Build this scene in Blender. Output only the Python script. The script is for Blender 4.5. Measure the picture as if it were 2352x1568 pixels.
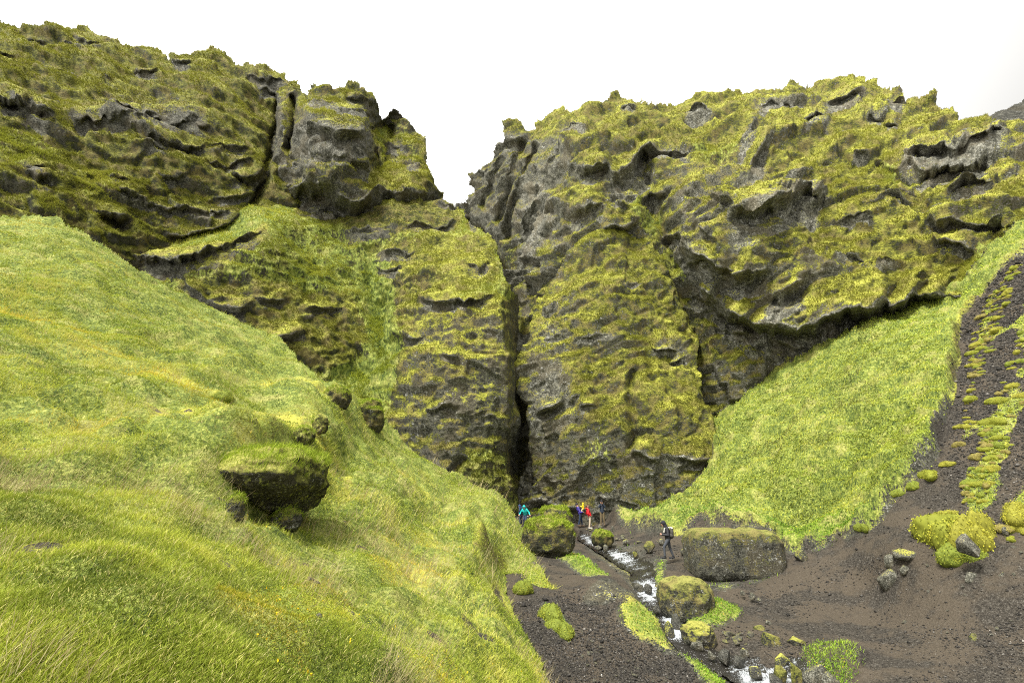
import bpy, bmesh, math, random
import numpy as np
from mathutils import Vector, Matrix
sc = bpy.context.scene
for o in list(bpy.data.objects): bpy.data.objects.remove(o)
C = sc.collection
# ------------------------------------------------------------------ camera, sky, sun, exposure
PITCH = math.radians(18.0); LENS = 17.0; CAMZ = 8.0
FPX = 2352*LENS/36.0                      # the photo is measured on a 2352 x 1568 sheet
cam_d = bpy.data.cameras.new('camera'); cam_d.lens = LENS; cam_d.sensor_width = 36
cam_d.clip_end = 3000; cam_d.clip_start = 0.05
cam = bpy.data.objects.new('camera', cam_d); C.objects.link(cam)
cam.location = (0, 0, CAMZ); cam.rotation_euler = (math.pi/2+PITCH, 0, 0)
sc.camera = cam
sc.view_settings.view_transform = 'Standard'; sc.view_settings.look = 'None'
sc.view_settings.gamma = 1; sc.view_settings.use_curve_mapping = False
sc.view_settings.exposure = 1.98
SUN_EL, SUN_AZ = math.radians(60), math.radians(215)     # azimuth from +Y clockwise: behind the camera, a little left
w = bpy.data.worlds.new('World'); sc.world = w; w.use_nodes = True
nt = w.node_tree; nt.nodes.clear()
L_ = nt.links.new
def N(t, **k):
    n = nt.nodes.new(t)
    for a, b in k.items(): setattr(n, a, b)
    return n
wo = N('ShaderNodeOutputWorld'); bg = N('ShaderNodeBackground')
sky = N('ShaderNodeTexSky', sky_type='NISHITA'); sky.sun_disc = False
sky.sun_elevation = SUN_EL; sky.sun_rotation = SUN_AZ; sky.dust_density = 4; sky.air_density = 1
tc = N('ShaderNodeTexCoord'); sx = N('ShaderNodeSeparateXYZ'); L_(tc.outputs['Generated'], sx.inputs[0])
cn = N('ShaderNodeTexNoise'); cn.inputs['Scale'].default_value = 1.3; cn.inputs['Detail'].default_value = 4
L_(tc.outputs['Generated'], cn.inputs['Vector'])
# cloud deck brightness, CIE overcast: brighter towards the zenith, a little greyer to the right
m1 = N('ShaderNodeMath', operation='MULTIPLY_ADD'); L_(sx.outputs['Z'], m1.inputs[0]); m1.inputs[1].default_value = 3.4; m1.inputs[2].default_value = 7.0
m2 = N('ShaderNodeMath', operation='MULTIPLY_ADD'); L_(sx.outputs['X'], m2.inputs[0]); m2.inputs[1].default_value = -2.4; L_(m1.outputs[0], m2.inputs[2])
mr = N('ShaderNodeMath', operation='SUBTRACT'); L_(sx.outputs['X'], mr.inputs[0]); mr.inputs[1].default_value = .33
mr2 = N('ShaderNodeMath', operation='MAXIMUM'); L_(mr.outputs[0], mr2.inputs[0]); mr2.inputs[1].default_value = 0
mr3 = N('ShaderNodeMath', operation='MULTIPLY_ADD'); L_(mr2.outputs[0], mr3.inputs[0]); mr3.inputs[1].default_value = -10.; L_(m2.outputs[0], mr3.inputs[2]); m2 = mr3
m3 = N('ShaderNodeMath', operation='MULTIPLY_ADD'); L_(cn.outputs['Fac'], m3.inputs[0]); m3.inputs[1].default_value = 1.2; L_(m2.outputs[0], m3.inputs[2])
cc = N('ShaderNodeMix', data_type='RGBA', blend_type='MULTIPLY'); cc.inputs['Factor'].default_value = 1
cc.inputs['A'].default_value = (1.0, 0.98, 0.93, 1)
L_(m3.outputs[0], cc.inputs['B'])
mx = N('ShaderNodeMix', data_type='RGBA'); mx.inputs['Factor'].default_value = 0.93
L_(sky.outputs[0], mx.inputs['A']); L_(cc.outputs['Result'], mx.inputs['B'])
L_(mx.outputs['Result'], bg.inputs['Color']); bg.inputs['Strength'].default_value = 0.06
L_(bg.outputs[0], wo.inputs[0])
sd = bpy.data.lights.new('sun', 'SUN'); sd.energy = 1.8; sd.angle = math.radians(12); sd.color = (1, .965, .9)
so = bpy.data.objects.new('sun', sd); C.objects.link(so)
so.rotation_euler = (math.pi/2-SUN_EL, 0, math.pi-SUN_AZ+math.pi*0)
_d = Vector((math.sin(SUN_AZ)*math.cos(SUN_EL), math.cos(SUN_AZ)*math.cos(SUN_EL), math.sin(SUN_EL)))
so.rotation_euler = _d.to_track_quat('Z', 'Y').to_euler()
sc.cycles.max_bounces = 6; sc.cycles.diffuse_bounces = 3; sc.cycles.glossy_bounces = 2; sc.cycles.transmission_bounces = 2
sc.cycles.use_adaptive_sampling = True; sc.cycles.use_denoising = False; sc.cycles.filter_width = 1.1

# ------------------------------------------------------------------ number helpers
CP, SP = math.cos(PITCH), math.sin(PITCH)
rng = np.random.default_rng(7); random.seed(7)
_T = rng.random((64, 64, 64), dtype=np.float32)
_Tf = _T.ravel()
def vnoise(x, y, z):
    xi = np.floor(x).astype(np.int32); yi = np.floor(y).astype(np.int32); zi = np.floor(z).astype(np.int32)
    fx = (x-xi).astype(np.float32); fy = (y-yi).astype(np.float32); fz = (z-zi).astype(np.float32)
    fx = fx*fx*(3-2*fx); fy = fy*fy*(3-2*fy); fz = fz*fz*(3-2*fz)
    x0 = (xi & 63)*4096; x1 = ((xi+1) & 63)*4096; y0 = (yi & 63)*64; y1 = ((yi+1) & 63)*64; z0 = zi & 63; z1 = (zi+1) & 63
    def g(a, b, c): return _Tf[a+b+c]
    c00 = g(x0, y0, z0)*(1-fx)+g(x1, y0, z0)*fx; c10 = g(x0, y1, z0)*(1-fx)+g(x1, y1, z0)*fx
    c01 = g(x0, y0, z1)*(1-fx)+g(x1, y0, z1)*fx; c11 = g(x0, y1, z1)*(1-fx)+g(x1, y1, z1)*fx
    return (c00*(1-fy)+c10*fy)*(1-fz)+(c01*(1-fy)+c11*fy)*fz
def nz(P, s, seed=0.0, sx=1, sy=1, sz=1):      # noise in -1..1 over world points, s = feature size in metres
    return vnoise(P[..., 0]/(s*sx)+seed*7.13, P[..., 1]/(s*sy)+seed*3.71, P[..., 2]/(s*sz)+seed*5.37)*2-1
def fbm(P, s, o=3, seed=0.0, **k):
    r = 0; a = 1.0; t = 0
    for i in range(o):
        r = r+a*nz(P, s/(2.03**i), seed+i*1.7, **k); t += a; a *= .55
    return r/t
def n1(x, seed=0.0):
    x = np.asarray(x, dtype=np.float64); return vnoise(x, x*0+seed*3.3+.5, x*0+seed*1.9+.5)*2-1
def sstep(a, b, x):
    t = np.clip((x-a)/(b-a), 0, 1); return t*t*(3-2*t)
def dirs(u, v):
    xc = (np.asarray(u, dtype=np.float64)-1176)/FPX; yc = -(np.asarray(v, dtype=np.float64)-784)/FPX
    return np.stack([xc, CP-yc*SP, SP+yc*CP], -1)
CAM = np.array([0, 0, CAMZ])
def unp(u, v, t): return CAM+dirs(u, v)*np.asarray(t)[..., None]
def blocks(P, s, seed, flat=1.7, tilt=.3):       # fractured blocks: every cell of a jittered lattice is pushed out and tilted by its own amount
    Q = np.stack([P[..., 0]/s+seed*3.1, P[..., 1]/s+seed*1.3, P[..., 2]*flat/s+seed*2.3], -1).astype(np.float32)
    Q = Q+.35*np.stack([nz(P, s*1.3, seed+k) for k in (1, 2, 3)], -1); b = np.floor(Q-.5).astype(np.int32); best = np.full(P.shape[:-1], 9e9, np.float32); val = np.zeros(P.shape[:-1], np.float32)
    for i in (0, 1):
        for j in (0, 1):
            for k in (0, 1):
                c = b+np.array([i, j, k]); h = ((c[..., 0] & 63)*4096+(c[..., 1] & 63)*64+(c[..., 2] & 63)); r1 = _Tf[h]; r2 = _Tf[(h*7+13) & 262143]; r3 = _Tf[(h*13+101) & 262143]; r4 = _Tf[(h*29+57) & 262143]
                dx, dy, dz = Q[..., 0]-c[..., 0]-.25-.5*r1, Q[..., 1]-c[..., 1]-.25-.5*r2, Q[..., 2]-c[..., 2]-.25-.5*r3; d = dx*dx+dy*dy+dz*dz; m = d < best
                best = np.where(m, d, best); val = np.where(m, (r4*2-1)+tilt*2*((r2-.5)*dx+(r3-.5)*dz*1.6), val)
    return val
class TPS:                                      # smooth 1/t through control points (planes stay planes)
    def __init__(s, pts, reg=1e-4):
        p = np.array(pts, dtype=np.float64); s.p = p[:, :2]/1000.; n = len(p)
        d = np.hypot(s.p[:, None, 0]-s.p[None, :, 0], s.p[:, None, 1]-s.p[None, :, 1])
        K = np.where(d > 0, d*d*np.log(d+1e-12), 0)+np.eye(n)*reg
        Q = np.c_[np.ones(n), s.p]; A = np.zeros((n+3, n+3)); A[:n, :n] = K; A[:n, n:] = Q; A[n:, :n] = Q.T
        s.w = np.linalg.solve(A, np.r_[1/p[:, 2], 0, 0, 0]); s.lo, s.hi = p[:, 2].min()*.8, p[:, 2].max()*1.25
    def __call__(s, u, v):
        u = np.asarray(u, dtype=np.float64)/1000.; v = np.asarray(v, dtype=np.float64)/1000.
        r = s.w[-3]+s.w[-2]*u+s.w[-1]*v
        for (a, b), w_ in zip(s.p, s.w):
            d2 = (u-a)**2+(v-b)**2; r = r+w_*.5*d2*np.log(d2+1e-12)
        return 1/np.clip(r, 1/s.hi, 1/s.lo)
def inpoly(U, V, poly):
    r = np.zeros(U.shape, bool); n = len(poly)
    for i in range(n):
        x0, y0 = poly[i]; x1, y1 = poly[(i+1) % n]
        if y0 == y1: continue
        c = (y0 > V) != (y1 > V)
        r ^= c & (U < (x1-x0)*(V-y0)/(y1-y0)+x0)
    return r
def distline(U, V, pts):                        # distance to a polyline and the running parameter
    best = np.full(U.shape, 1e9); par = np.zeros(U.shape); acc = 0
    for (x0, y0), (x1, y1) in zip(pts[:-1], pts[1:]):
        dx, dy = x1-x0, y1-y0; l2 = dx*dx+dy*dy; t = np.clip(((U-x0)*dx+(V-y0)*dy)/l2, 0, 1)
        d = np.hypot(U-x0-t*dx, V-y0-t*dy); m = d < best
        best = np.where(m, d, best); par = np.where(m, acc+t*math.sqrt(l2), par); acc += math.sqrt(l2)
    return best, par/acc
def ledge(U, V, pts, p, h, r, wd, rag=1.0, mask=False):     # an overhanging lip: bulge above it, recess below it
    xs = [a[0] for a in pts]; ys = [a[1] for a in pts]; L = xs[-1]-xs[0]; p = p*1.0; r = r*.6; wd = wd*1.25; rag = rag*(1+min(1.2, L/300.))
    lip = np.interp(U, xs, ys)+rag*(3.5*n1(U/17., xs[0])+1.6*n1(U/6., ys[0]))
    tp = min(.3*L, 30)
    e = sstep(xs[0]-tp*.4, xs[0]+tp, U)*sstep(-xs[-1]-tp*.4, -xs[-1]+tp, -U)
    dv = lip-V; hh = h*(.8+.35*n1(U/40., ys[0]+2)); ww = wd*(.85+.4*n1(U/13., ys[0]+5))
    g = np.clip(.8+.55*n1(U/30.+V/38., xs[0]*.7), .2, 1.35); p = p*g; r = r*g
    if mask: return np.where(dv >= 0, .42*np.exp(-(dv/(5+.12*h))**2), np.where(dv > -2.2*wd, .9, 0))*e*np.clip(g, .5, 1)
    up = p*np.clip(1-dv/hh, 0, 1)**1.4
    q = -dv/ww
    dn = np.where(q < 1, p-(p+r)*q, -r*np.clip(1-(q-1)/2.2, 0, 1))
    return np.where(dv >= 0, up, dn)*e
def crack(U, V, pts, wid, dep):
    d, s = distline(U+3*n1(V/15., 3.1), V, pts)
    return -dep*np.exp(-(d/wid)**2)*sstep(0, .08, s)*sstep(0, .08, 1-s)
def saw(s):
    s = s-np.floor(s); return np.where(s < .84, 1-s/.84, (s-.84)/.16)
def strata(P, per, amp, tilt=(0, 0), seed=0., warp=1.0, cover=.45):
    h = P[..., 2]+P[..., 0]*tilt[0]+P[..., 1]*tilt[1]+warp*per*1.3*fbm(P, per*2.6, 2, seed)
    m = sstep(-.25+(.5-cover), .55+(.5-cover), nz(P, per*3.2, seed+9, sz=.5)+.35*nz(P, per*1.1, seed+4))
    return amp*m*saw(h/per)
def tag(o, label=None, cat=None, group=None, kind=None):
    if label: o['label'] = label
    if cat: o['category'] = cat
    if group: o['group'] = group
    if kind: o['kind'] = kind
    return o
def mesh_np(name, V, F, mat, attrs=None, smooth=False, parent=None):
    """V (n,3); F list of (m,k) int arrays; attrs {name: array}"""
    me = bpy.data.meshes.new(name); me.vertices.add(len(V)); me.vertices.foreach_set('co', np.ascontiguousarray(V, dtype=np.float32).ravel())
    Fs = F if isinstance(F, list) else [F]
    Fs = [f for f in Fs if len(f)]
    li = np.concatenate([f.ravel() for f in Fs]).astype(np.int32); tot = np.concatenate([np.full(len(f), f.shape[1]) for f in Fs]).astype(np.int32)
    st = np.r_[0, np.cumsum(tot)[:-1]].astype(np.int32)
    me.loops.add(len(li)); me.loops.foreach_set('vertex_index', li)
    me.polygons.add(len(tot)); me.polygons.foreach_set('loop_start', st); me.polygons.foreach_set('loop_total', tot)
    if smooth: me.polygons.foreach_set('use_smooth', np.ones(len(tot), bool))
    for k, a in (attrs or {}).items():
        a = np.ascontiguousarray(a, dtype=np.float32)
        if a.ndim == 1: at = me.attributes.new(k, 'FLOAT', 'POINT'); at.data.foreach_set('value', a)
        else: at = me.attributes.new(k, 'FLOAT_COLOR', 'POINT'); at.data.foreach_set('color', a.ravel())
    me.update(calc_edges=True)
    me.materials.append(mat)
    o = bpy.data.objects.new(name, me); C.objects.link(o)
    if parent: o.parent = parent
    return o

# ------------------------------------------------------------------ materials
def newmat(name):
    global nt, L_
    m = bpy.data.materials.new(name); m.use_nodes = True; nt = m.node_tree; nt.nodes.clear(); L_ = nt.links.new
    out = N('ShaderNodeOutputMaterial'); b = N('ShaderNodeBsdfPrincipled'); b.inputs['Specular IOR Level'].default_value = .25
    L_(b.outputs[0], out.inputs[0]); return m, b
def v_(x):
    return x if not isinstance(x, tuple) else x
def setin(sock, x):
    if hasattr(x, 'links') or isinstance(x, bpy.types.NodeSocket): L_(x, sock)
    elif isinstance(x, tuple) and len(x) == 3 and sock.type == 'RGBA': sock.default_value = (*x, 1)
    else: sock.default_value = x
def ma(op, a, b=0., c=0.):
    n = N('ShaderNodeMath', operation=op)
    setin(n.inputs[0], a); setin(n.inputs[1], b)
    if op in ('MULTIPLY_ADD',): setin(n.inputs[2], c)
    return n.outputs[0]
def mix(f, a, b, blend='MIX'):
    n = N('ShaderNodeMix', data_type='RGBA', blend_type=blend); setin(n.inputs['Factor'], f); setin(n.inputs['A'], a); setin(n.inputs['B'], b)
    return n.outputs['Result']
def noise(vec, sc_, det=3., rough=.6, dist=0.):
    n = N('ShaderNodeTexNoise'); n.inputs['Scale'].default_value = sc_; n.inputs['Detail'].default_value = det
    n.inputs['Roughness'].default_value = rough; n.inputs['Distortion'].default_value = dist; L_(vec, n.inputs['Vector']); return n.outputs['Fac']
def vmap(vec, s, rot=(0, 0, 0)):
    n = N('ShaderNodeMapping'); n.inputs['Scale'].default_value = s; n.inputs['Rotation'].default_value = rot; L_(vec, n.inputs['Vector']); return n.outputs[0]
def rmp(f, a, b, lo=0., hi=1.):
    n = N('ShaderNodeMapRange', interpolation_type='SMOOTHSTEP'); setin(n.inputs['Value'], f)
    n.inputs['From Min'].default_value = a; n.inputs['From Max'].default_value = b; n.inputs['To Min'].default_value = lo; n.inputs['To Max'].default_value = hi
    return n.outputs['Result']
def ramp(f, stops):
    n = N('ShaderNodeValToRGB'); L_(f, n.inputs[0]); e = n.color_ramp.elements
    while len(e) < len(stops): e.new(.5)
    for el, (p, c) in zip(e, stops): el.position = p; el.color = (*c, 1)
    return n.outputs['Color']
def attr(name):
    n = N('ShaderNodeAttribute'); n.attribute_name = name; return n
def bump(h, st, dist, nrm=None):
    n = N('ShaderNodeBump'); n.inputs['Strength'].default_value = st; n.inputs['Distance'].default_value = dist; L_(h, n.inputs['Height'])
    if nrm: L_(nrm, n.inputs['Normal'])
    return n.outputs[0]
def pos(obj=False):
    return N('ShaderNodeTexCoord').outputs['Object'] if obj else N('ShaderNodeNewGeometry').outputs['Position']
def voro(vec, s, feat='F1', rnd=1.):
    n = N('ShaderNodeTexVoronoi'); n.feature = feat; n.inputs['Scale'].default_value = s; n.inputs['Randomness'].default_value = rnd; L_(vec, n.inputs['Vector']); return n

def terrain_mat(name, k=1.0, lich=.5, obj=False, dark=1.0, brightmoss=1.0, rocktone=1.0):
    """k = feature scale (1 = cliff seen from 40 m, 4 = ground seen from 8 m). Reads the point attributes mk (grass, rock, soil, yellow) and up."""
    m, b = newmat(name)
    p = pos(obj); mk = attr('mk'); sp = N('ShaderNodeSeparateColor'); L_(mk.outputs['Color'], sp.inputs[0])
    G, R, S = sp.outputs; Y = mk.outputs['Alpha']; U = attr('up').outputs['Fac']
    nA = noise(p, .35*k, 3); nB = noise(p, 1.6*k, 4, .65); nC = noise(p, 6.5*k, 3, .7); nD = noise(p, 24*k, 2, .6)
    nS = noise(vmap(p, (3.0*k, 3.0*k, 11*k)), 1., 3, .65)
    # rock
    rk = ramp(ma('ADD', ma('MULTIPLY', nC, .6), ma('MULTIPLY', nB, .4)), [(.40, tuple(x*rocktone for x in (.018, .018, .013))), (.48, tuple(x*rocktone for x in (.052, .051, .038))), (.54, tuple(x*rocktone for x in (.092, .090, .070))), (.64, tuple(x*rocktone for x in (.21, .205, .17)))])
    rk = mix(rmp(nA, .48, .62, 0, .5), rk, mix(nC, tuple(x*rocktone for x in (.034, .029, .017)), tuple(x*rocktone for x in (.13, .11, .068))))
    vl = voro(p, 3.2*k); l1 = rmp(ma('ADD', vl.outputs['Distance'], ma('MULTIPLY', nD, .5)), .34, .44, 1, 0); l2 = rmp(noise(p, 2.6*k, 5, .8), .585, .62); lf = ma('MULTIPLY', ma('MAXIMUM', ma('MULTIPLY', l1, .8), l2), rmp(noise(vmap(p, (1, 1, .6)), .55*k, 3, .7), .60-.17*lich, .66-.12*lich))
    rk = mix(ma('MULTIPLY', lf, .85), rk, mix(nD, (.24, .24, .21), (.62, .62, .57)))
    # moss
    mv = ma('ADD', ma('ADD', ma('MULTIPLY', nB, .45), ma('MULTIPLY', nS, .35)), ma('MULTIPLY', nC, .25))
    mv = ma('ADD', mv, ma('MULTIPLY', ma('SUBTRACT', U, .45), .22)); mv = ma('ADD', mv, ma('MULTIPLY', Y, .16))
    q = brightmoss
    ms = ramp(mv, [(.41, (.03, .034, .008)), (.47, (.09, .095, .016)), (.525, (.165*q, .165*q, .028)), (.59, (.275*q, .285*q, .038)), (.665, (.43*q, .42*q, .065))])
    ms = mix(rmp(noise(p, .8*k, 2), .46, .62, 0, .6), ms, mix(nC, (.05, .042, .018), (.26, .20, .075)))
    # grass
    nG = noise(vmap(p, (5*k, 5*k, 2.2*k), (0.2, .5, 0)), 1., 4, .7)
    gv = ma('ADD', ma('MULTIPLY', nG, .55), ma('ADD', ma('MULTIPLY', nB, .3), ma('MULTIPLY', nA, .2)))
    gr = ramp(gv, [(.42, (.04, .065, .014)), (.50, (.12, .16, .028)), (.57, (.25, .29, .055)), (.66, (.45, .45, .13))])
    gr = mix(ma('MULTIPLY', rmp(nA, .5, .68), .5), gr, mix(nC, (.22, .20, .05), (.36, .32, .13)))
    # soil
    so_ = ramp(ma('ADD', ma('MULTIPLY', nC, .5), ma('MULTIPLY', nD, .5)), [(.40, (.012, .0105, .008)), (.48, (.033, .028, .021)), (.56, (.064, .056, .044)), (.66, (.18, .17, .145))])
    so_ = mix(rmp(nA, .42, .58, 0, .7), so_, mix(nD, (.042, .033, .022), (.13, .104, .072)))
    mossf = rmp(ma('ADD', ma('SUBTRACT', ma('MULTIPLY_ADD', U, .75, .42), R), ma('ADD', ma('MULTIPLY_ADD', nB, 1.3, -.65), ma('ADD', ma('MULTIPLY_ADD', nC, 1.9, -.95), ma('MULTIPLY_ADD', nD, .6, -.3)))), .10, .26)
    grf = rmp(ma('ADD', G, ma('ADD', ma('MULTIPLY_ADD', nB, 1.0, -.5), ma('MULTIPLY_ADD', nG, 1.2, -.6))), .40, .60)
    sof = rmp(ma('ADD', S, ma('ADD', ma('MULTIPLY_ADD', nB, .7, -.35), ma('MULTIPLY_ADD', nC, .6, -.3))), .42, .58)
    c = mix(mossf, rk, ms); c = mix(grf, c, gr); c = mix(sof, c, so_)
    if dark != 1: c = mix(1., c, (dark, dark, dark), 'MULTIPLY')
    L_(c, b.inputs['Base Color']); b.inputs['Roughness'].default_value = .92
    h = ma('ADD', ma('MULTIPLY', nC, .5), ma('ADD', ma('MULTIPLY', nD, .22), ma('MULTIPLY', nS, .35)))
    L_(bump(h, .9, .35/k), b.inputs['Normal'])
    return m
def simple_mat(name, col, rough=.8, var=.25, sc_=8., obj=True, spec=.3):
    m, b = newmat(name); n = noise(pos(obj), sc_, 3)
    L_(mix(n, tuple(x*(1-var) for x in col), tuple(min(1, x*(1+var)) for x in col)), b.inputs['Base Color']); b.inputs['Roughness'].default_value = rough
    b.inputs['Specular IOR Level'].default_value = spec
    return m

# ------------------------------------------------------------------ relief layers
LAYERS = {}
def layer(name, poly, ctrl, step, mat, ledges=(), cracks=(), extra=None, disp=None, paint=(), base=(0, 0, 0, 0), ragged=4., skirt=5., label=None, vert=False, smooth=False, post=None, soft=3, rockrim=1., fine=False, mkfn=None, soften=0):
    xs = [p[0] for p in poly]; ys = [p[1] for p in poly]
    u = np.arange(min(xs)-6, max(xs)+6+step, step); v = np.arange(min(ys)-8, max(ys)+6+step, step)
    U, V = np.meshgrid(u, v)
    T = TPS(ctrl); t = T(U, V)
    P0 = unp(U, V, t)
    du = np.gradient(P0, axis=1); dv_ = np.gradient(P0, axis=0); n0 = np.cross(dv_, du); n0 /= np.linalg.norm(n0, axis=-1, keepdims=True)+1e-9
    s = np.sign((n0*(CAM-P0)).sum(-1, keepdims=True)); n0 *= np.where(s == 0, 1, s)
    D = np.zeros(U.shape)
    for a in ledges: D += ledge(U, V, *a)
    for a in cracks: D += crack(U, V, *a)
    if extra is not None: D += extra(U, V, P0)
    if soften: q = np.pad(D, 1, 'edge'); D = sum(q[i:i+D.shape[0], j:j+D.shape[1]] for i in range(3) for j in range(3))/9
    t2 = np.maximum(t-D, 1.0); P = unp(U, V, t2)
    if disp is not None:
        d = disp(U, V, P)
        if soften:
            q = np.pad(d, soften, 'edge'); K = 2*soften+1; d = sum(q[i:i+d.shape[0], j:j+d.shape[1]] for i in range(K) for j in range(K))/K**2
        if vert: P[..., 2] += d
        else: P = P+n0*d[..., None]
    if post is not None: P = post(U, V, P)
    # ragged outline
    ju = ragged*(n1((V+U*.35)/23., 1.)*.9+n1((V-U*.6)/9., 2.)*.6+.35*n1((V+U)/4., 5.)); jv = ragged*(n1((U+V*.3)/21., 3.)*.8+n1((U-V*.7)/8., 4.)*.6+.4*n1(U/3.7, 6.))
    cu, cv = (U+ju)[:-1, :-1]+step/2, (V+jv)[:-1, :-1]+step/2
    ins = inpoly(cu, cv, poly)
    # attributes
    mk = np.zeros(U.shape+(4,), np.float32); mk[:] = base
    pu = U+9*n1((V+.4*U)/31., 8.)+4*n1((V-U)/11., 9.); pv = V+8*n1((U-.4*V)/27., 10.)+4*n1((U+V)/10., 11.)
    for pol, vals in paint:
        mm = inpoly(pu, pv, pol)
        for ch, val in vals.items(): mk[..., ch] = np.where(mm, val, mk[..., ch])
    def box(A, k):
        q = np.cumsum(np.cumsum(np.pad(A, ((k+1, k), (k+1, k)), 'edge').astype(np.float64), 0), 1); return ((q[2*k+1:, 2*k+1:]-q[:-2*k-1, 2*k+1:]-q[2*k+1:, :-2*k-1]+q[:-2*k-1, :-2*k-1])/(2*k+1)**2).astype(np.float32)
    for ch, k_ in ((0, soft), (1, soft+3), (2, soft), (3, soft+6)): mk[..., ch] = box(box(mk[..., ch], k_), k_)   # soften painted borders
    for a in ledges:
        lm = ledge(U, V, *a, mask=True); mk[..., 1] += lm*rockrim; mk[..., 0] -= lm*.8
    def smooth_normal(P, k):
        q = np.cumsum(np.cumsum(np.pad(P, ((k+1, k), (k+1, k), (0, 0)), 'edge'), 0), 1)
        a = (q[2*k+1:, 2*k+1:]-q[:-2*k-1, 2*k+1:]-q[2*k+1:, :-2*k-1]+q[:-2*k-1, :-2*k-1])/(2*k+1)**2
        g = np.cross(np.gradient(a, axis=0), np.gradient(a, axis=1)); g /= np.linalg.norm(g, axis=-1, keepdims=True)+1e-9
        s_ = np.sign((g*(CAM-P)).sum(-1, keepdims=True)); return g*np.where(s_ == 0, 1, s_)
    nn = smooth_normal(P, 1); n3 = smooth_normal(P, 3)
    up = .5*nn[..., 2]+.5*n3[..., 2]
    if mkfn is not None: mkfn(U, V, P, mk)
    H, W = U.shape; idx = np.arange(H*W).reshape(H, W)
    a, b_, c_, d_ = idx[:-1, :-1][ins], idx[:-1, 1:][ins], idx[1:, 1:][ins], idx[1:, :-1][ins]
    F = np.stack([a, d_, c_, b_], 1)
    used = np.zeros(H*W, bool); used[F.ravel()] = True
    rem = np.full(H*W, -1); rem[used] = np.arange(used.sum()); F = rem[F]
    Vv = P.reshape(-1, 3)[used]; MK = mk.reshape(-1, 4)[used]; UP = up.ravel()[used]
    # skirt: boundary edges run back away from the camera, giving the relief its thickness
    E = np.concatenate([F[:, [0, 1]], F[:, [1, 2]], F[:, [2, 3]], F[:, [3, 0]]]); key = np.sort(E, 1); kk = key[:, 0].astype(np.int64)*len(Vv)+key[:, 1]
    _, inv, cnt = np.unique(kk, return_inverse=True, return_counts=True); be = E[cnt[inv] == 1]
    bv = np.unique(be); m2_ = np.full(len(Vv), -1); m2_[bv] = len(Vv)+np.arange(len(bv))
    dd = Vv[bv]-CAM; dd /= np.linalg.norm(dd, axis=1, keepdims=True); bk = Vv[bv]+dd*skirt; 
    SF = np.stack([be[:, 1], be[:, 0], m2_[be[:, 0]], m2_[be[:, 1]]], 1)
    Vv = np.concatenate([Vv, bk]); MK = np.concatenate([MK, MK[bv]]); UP = np.concatenate([UP, UP[bv]])
    o = mesh_np(name, Vv, [F, SF], mat, {'mk': MK, 'up': UP}, smooth)
    tag(o, label, None, None, 'structure')
    full = np.zeros(U.shape, bool); full[:-1, :-1] = ins
    LAYERS[name] = dict(U=U, V=V, P=P, n=n3, mk=mk, up=up, ins=full, T=T, t=t2, u0=u[0], v0=v[0], step=step)
    return o
def at(name, u, v):                          # the world point a layer has at photo position (u, v)
    L = LAYERS[name]; i = int(round((v-L['v0'])/L['step'])); j = int(round((u-L['u0'])/L['step']))
    i = min(max(i, 0), L['P'].shape[0]-1); j = min(max(j, 0), L['P'].shape[1]-1)
    return Vector(L['P'][i, j]), Vector(L['n'][i, j])
# ------------------------------------------------------------------ the gorge
STEP = 2.0
M_cliff = terrain_mat('mossy_lava_rock', 1.0, .6, rocktone=1.35)
M_cliff_pale = terrain_mat('lichened_lava_rock', 1.0, .95, rocktone=1.8)
M_left = terrain_mat('mossy_dull_rock', 1.0, .35, brightmoss=.85, rocktone=1.3)  # duller moss and less lichen than the other cliff rock
M_ground = terrain_mat('valley_ground', 2.2, .3)
M_slope = terrain_mat('grass_slope_ground', 2.5, .3)

def rock_disp(st=1.0, tilt=(0, 0), seed=0., big=1., warp=1., per=(7, 2.6, 1.0), blk=.5, lump=0.):
    def f(U, V, P):
        R0 = P+np.array([0, 0, 1.])*(P[..., :1]*tilt[0])
        d = strata(P, per[0], 1.2*st*big, tilt, seed, warp)+strata(P, per[1], .7*st, tilt, seed+2, warp, .55)+strata(P, per[2], .33*st, tilt, seed+3, warp, .6)
        r = 1-np.abs(fbm(P, 5, 2, seed+5)); d = d+1.3*big*(r-.7)+1.7*big*fbm(P, 9, 2, seed+6)
        r2 = 1-np.abs(nz(P, 1.1, seed+7)); d = d+.28*(r2-.5)+.16*fbm(P, .55, 2, seed+8)+strata(P, .42, .13*st, tilt, seed+10, 1.4, .6)+.07*nz(P, .22, seed+12)
        d = d+blk*(.9*blocks(R0, 4.2, seed+20)+.42*blocks(R0, 1.5, seed+21))+lump*(.8*fbm(P, 3, 2, seed+22)+.35*(1-2*np.abs(nz(P, 1.2, seed+23))))
        return d
    return f

# far dark mountain beyond the right ridge
layer('distant_mountain', [(2240, 300), (2285, 266), (2310, 256), (2330, 243), (2352, 230), (2400, 205), (2440, 200), (2440, 340), (2240, 340)],
      [(2240, 300, 190), (2440, 200, 200), (2440, 340, 170), (2300, 340, 175)], STEP, terrain_mat('bare_dark_rock', .3, .1, dark=.9, rocktone=.8),
      disp=lambda U, V, P: 4*fbm(P, 25, 4, 3.), base=(0, 1.2, 0, 0), ragged=3, skirt=10)

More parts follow.
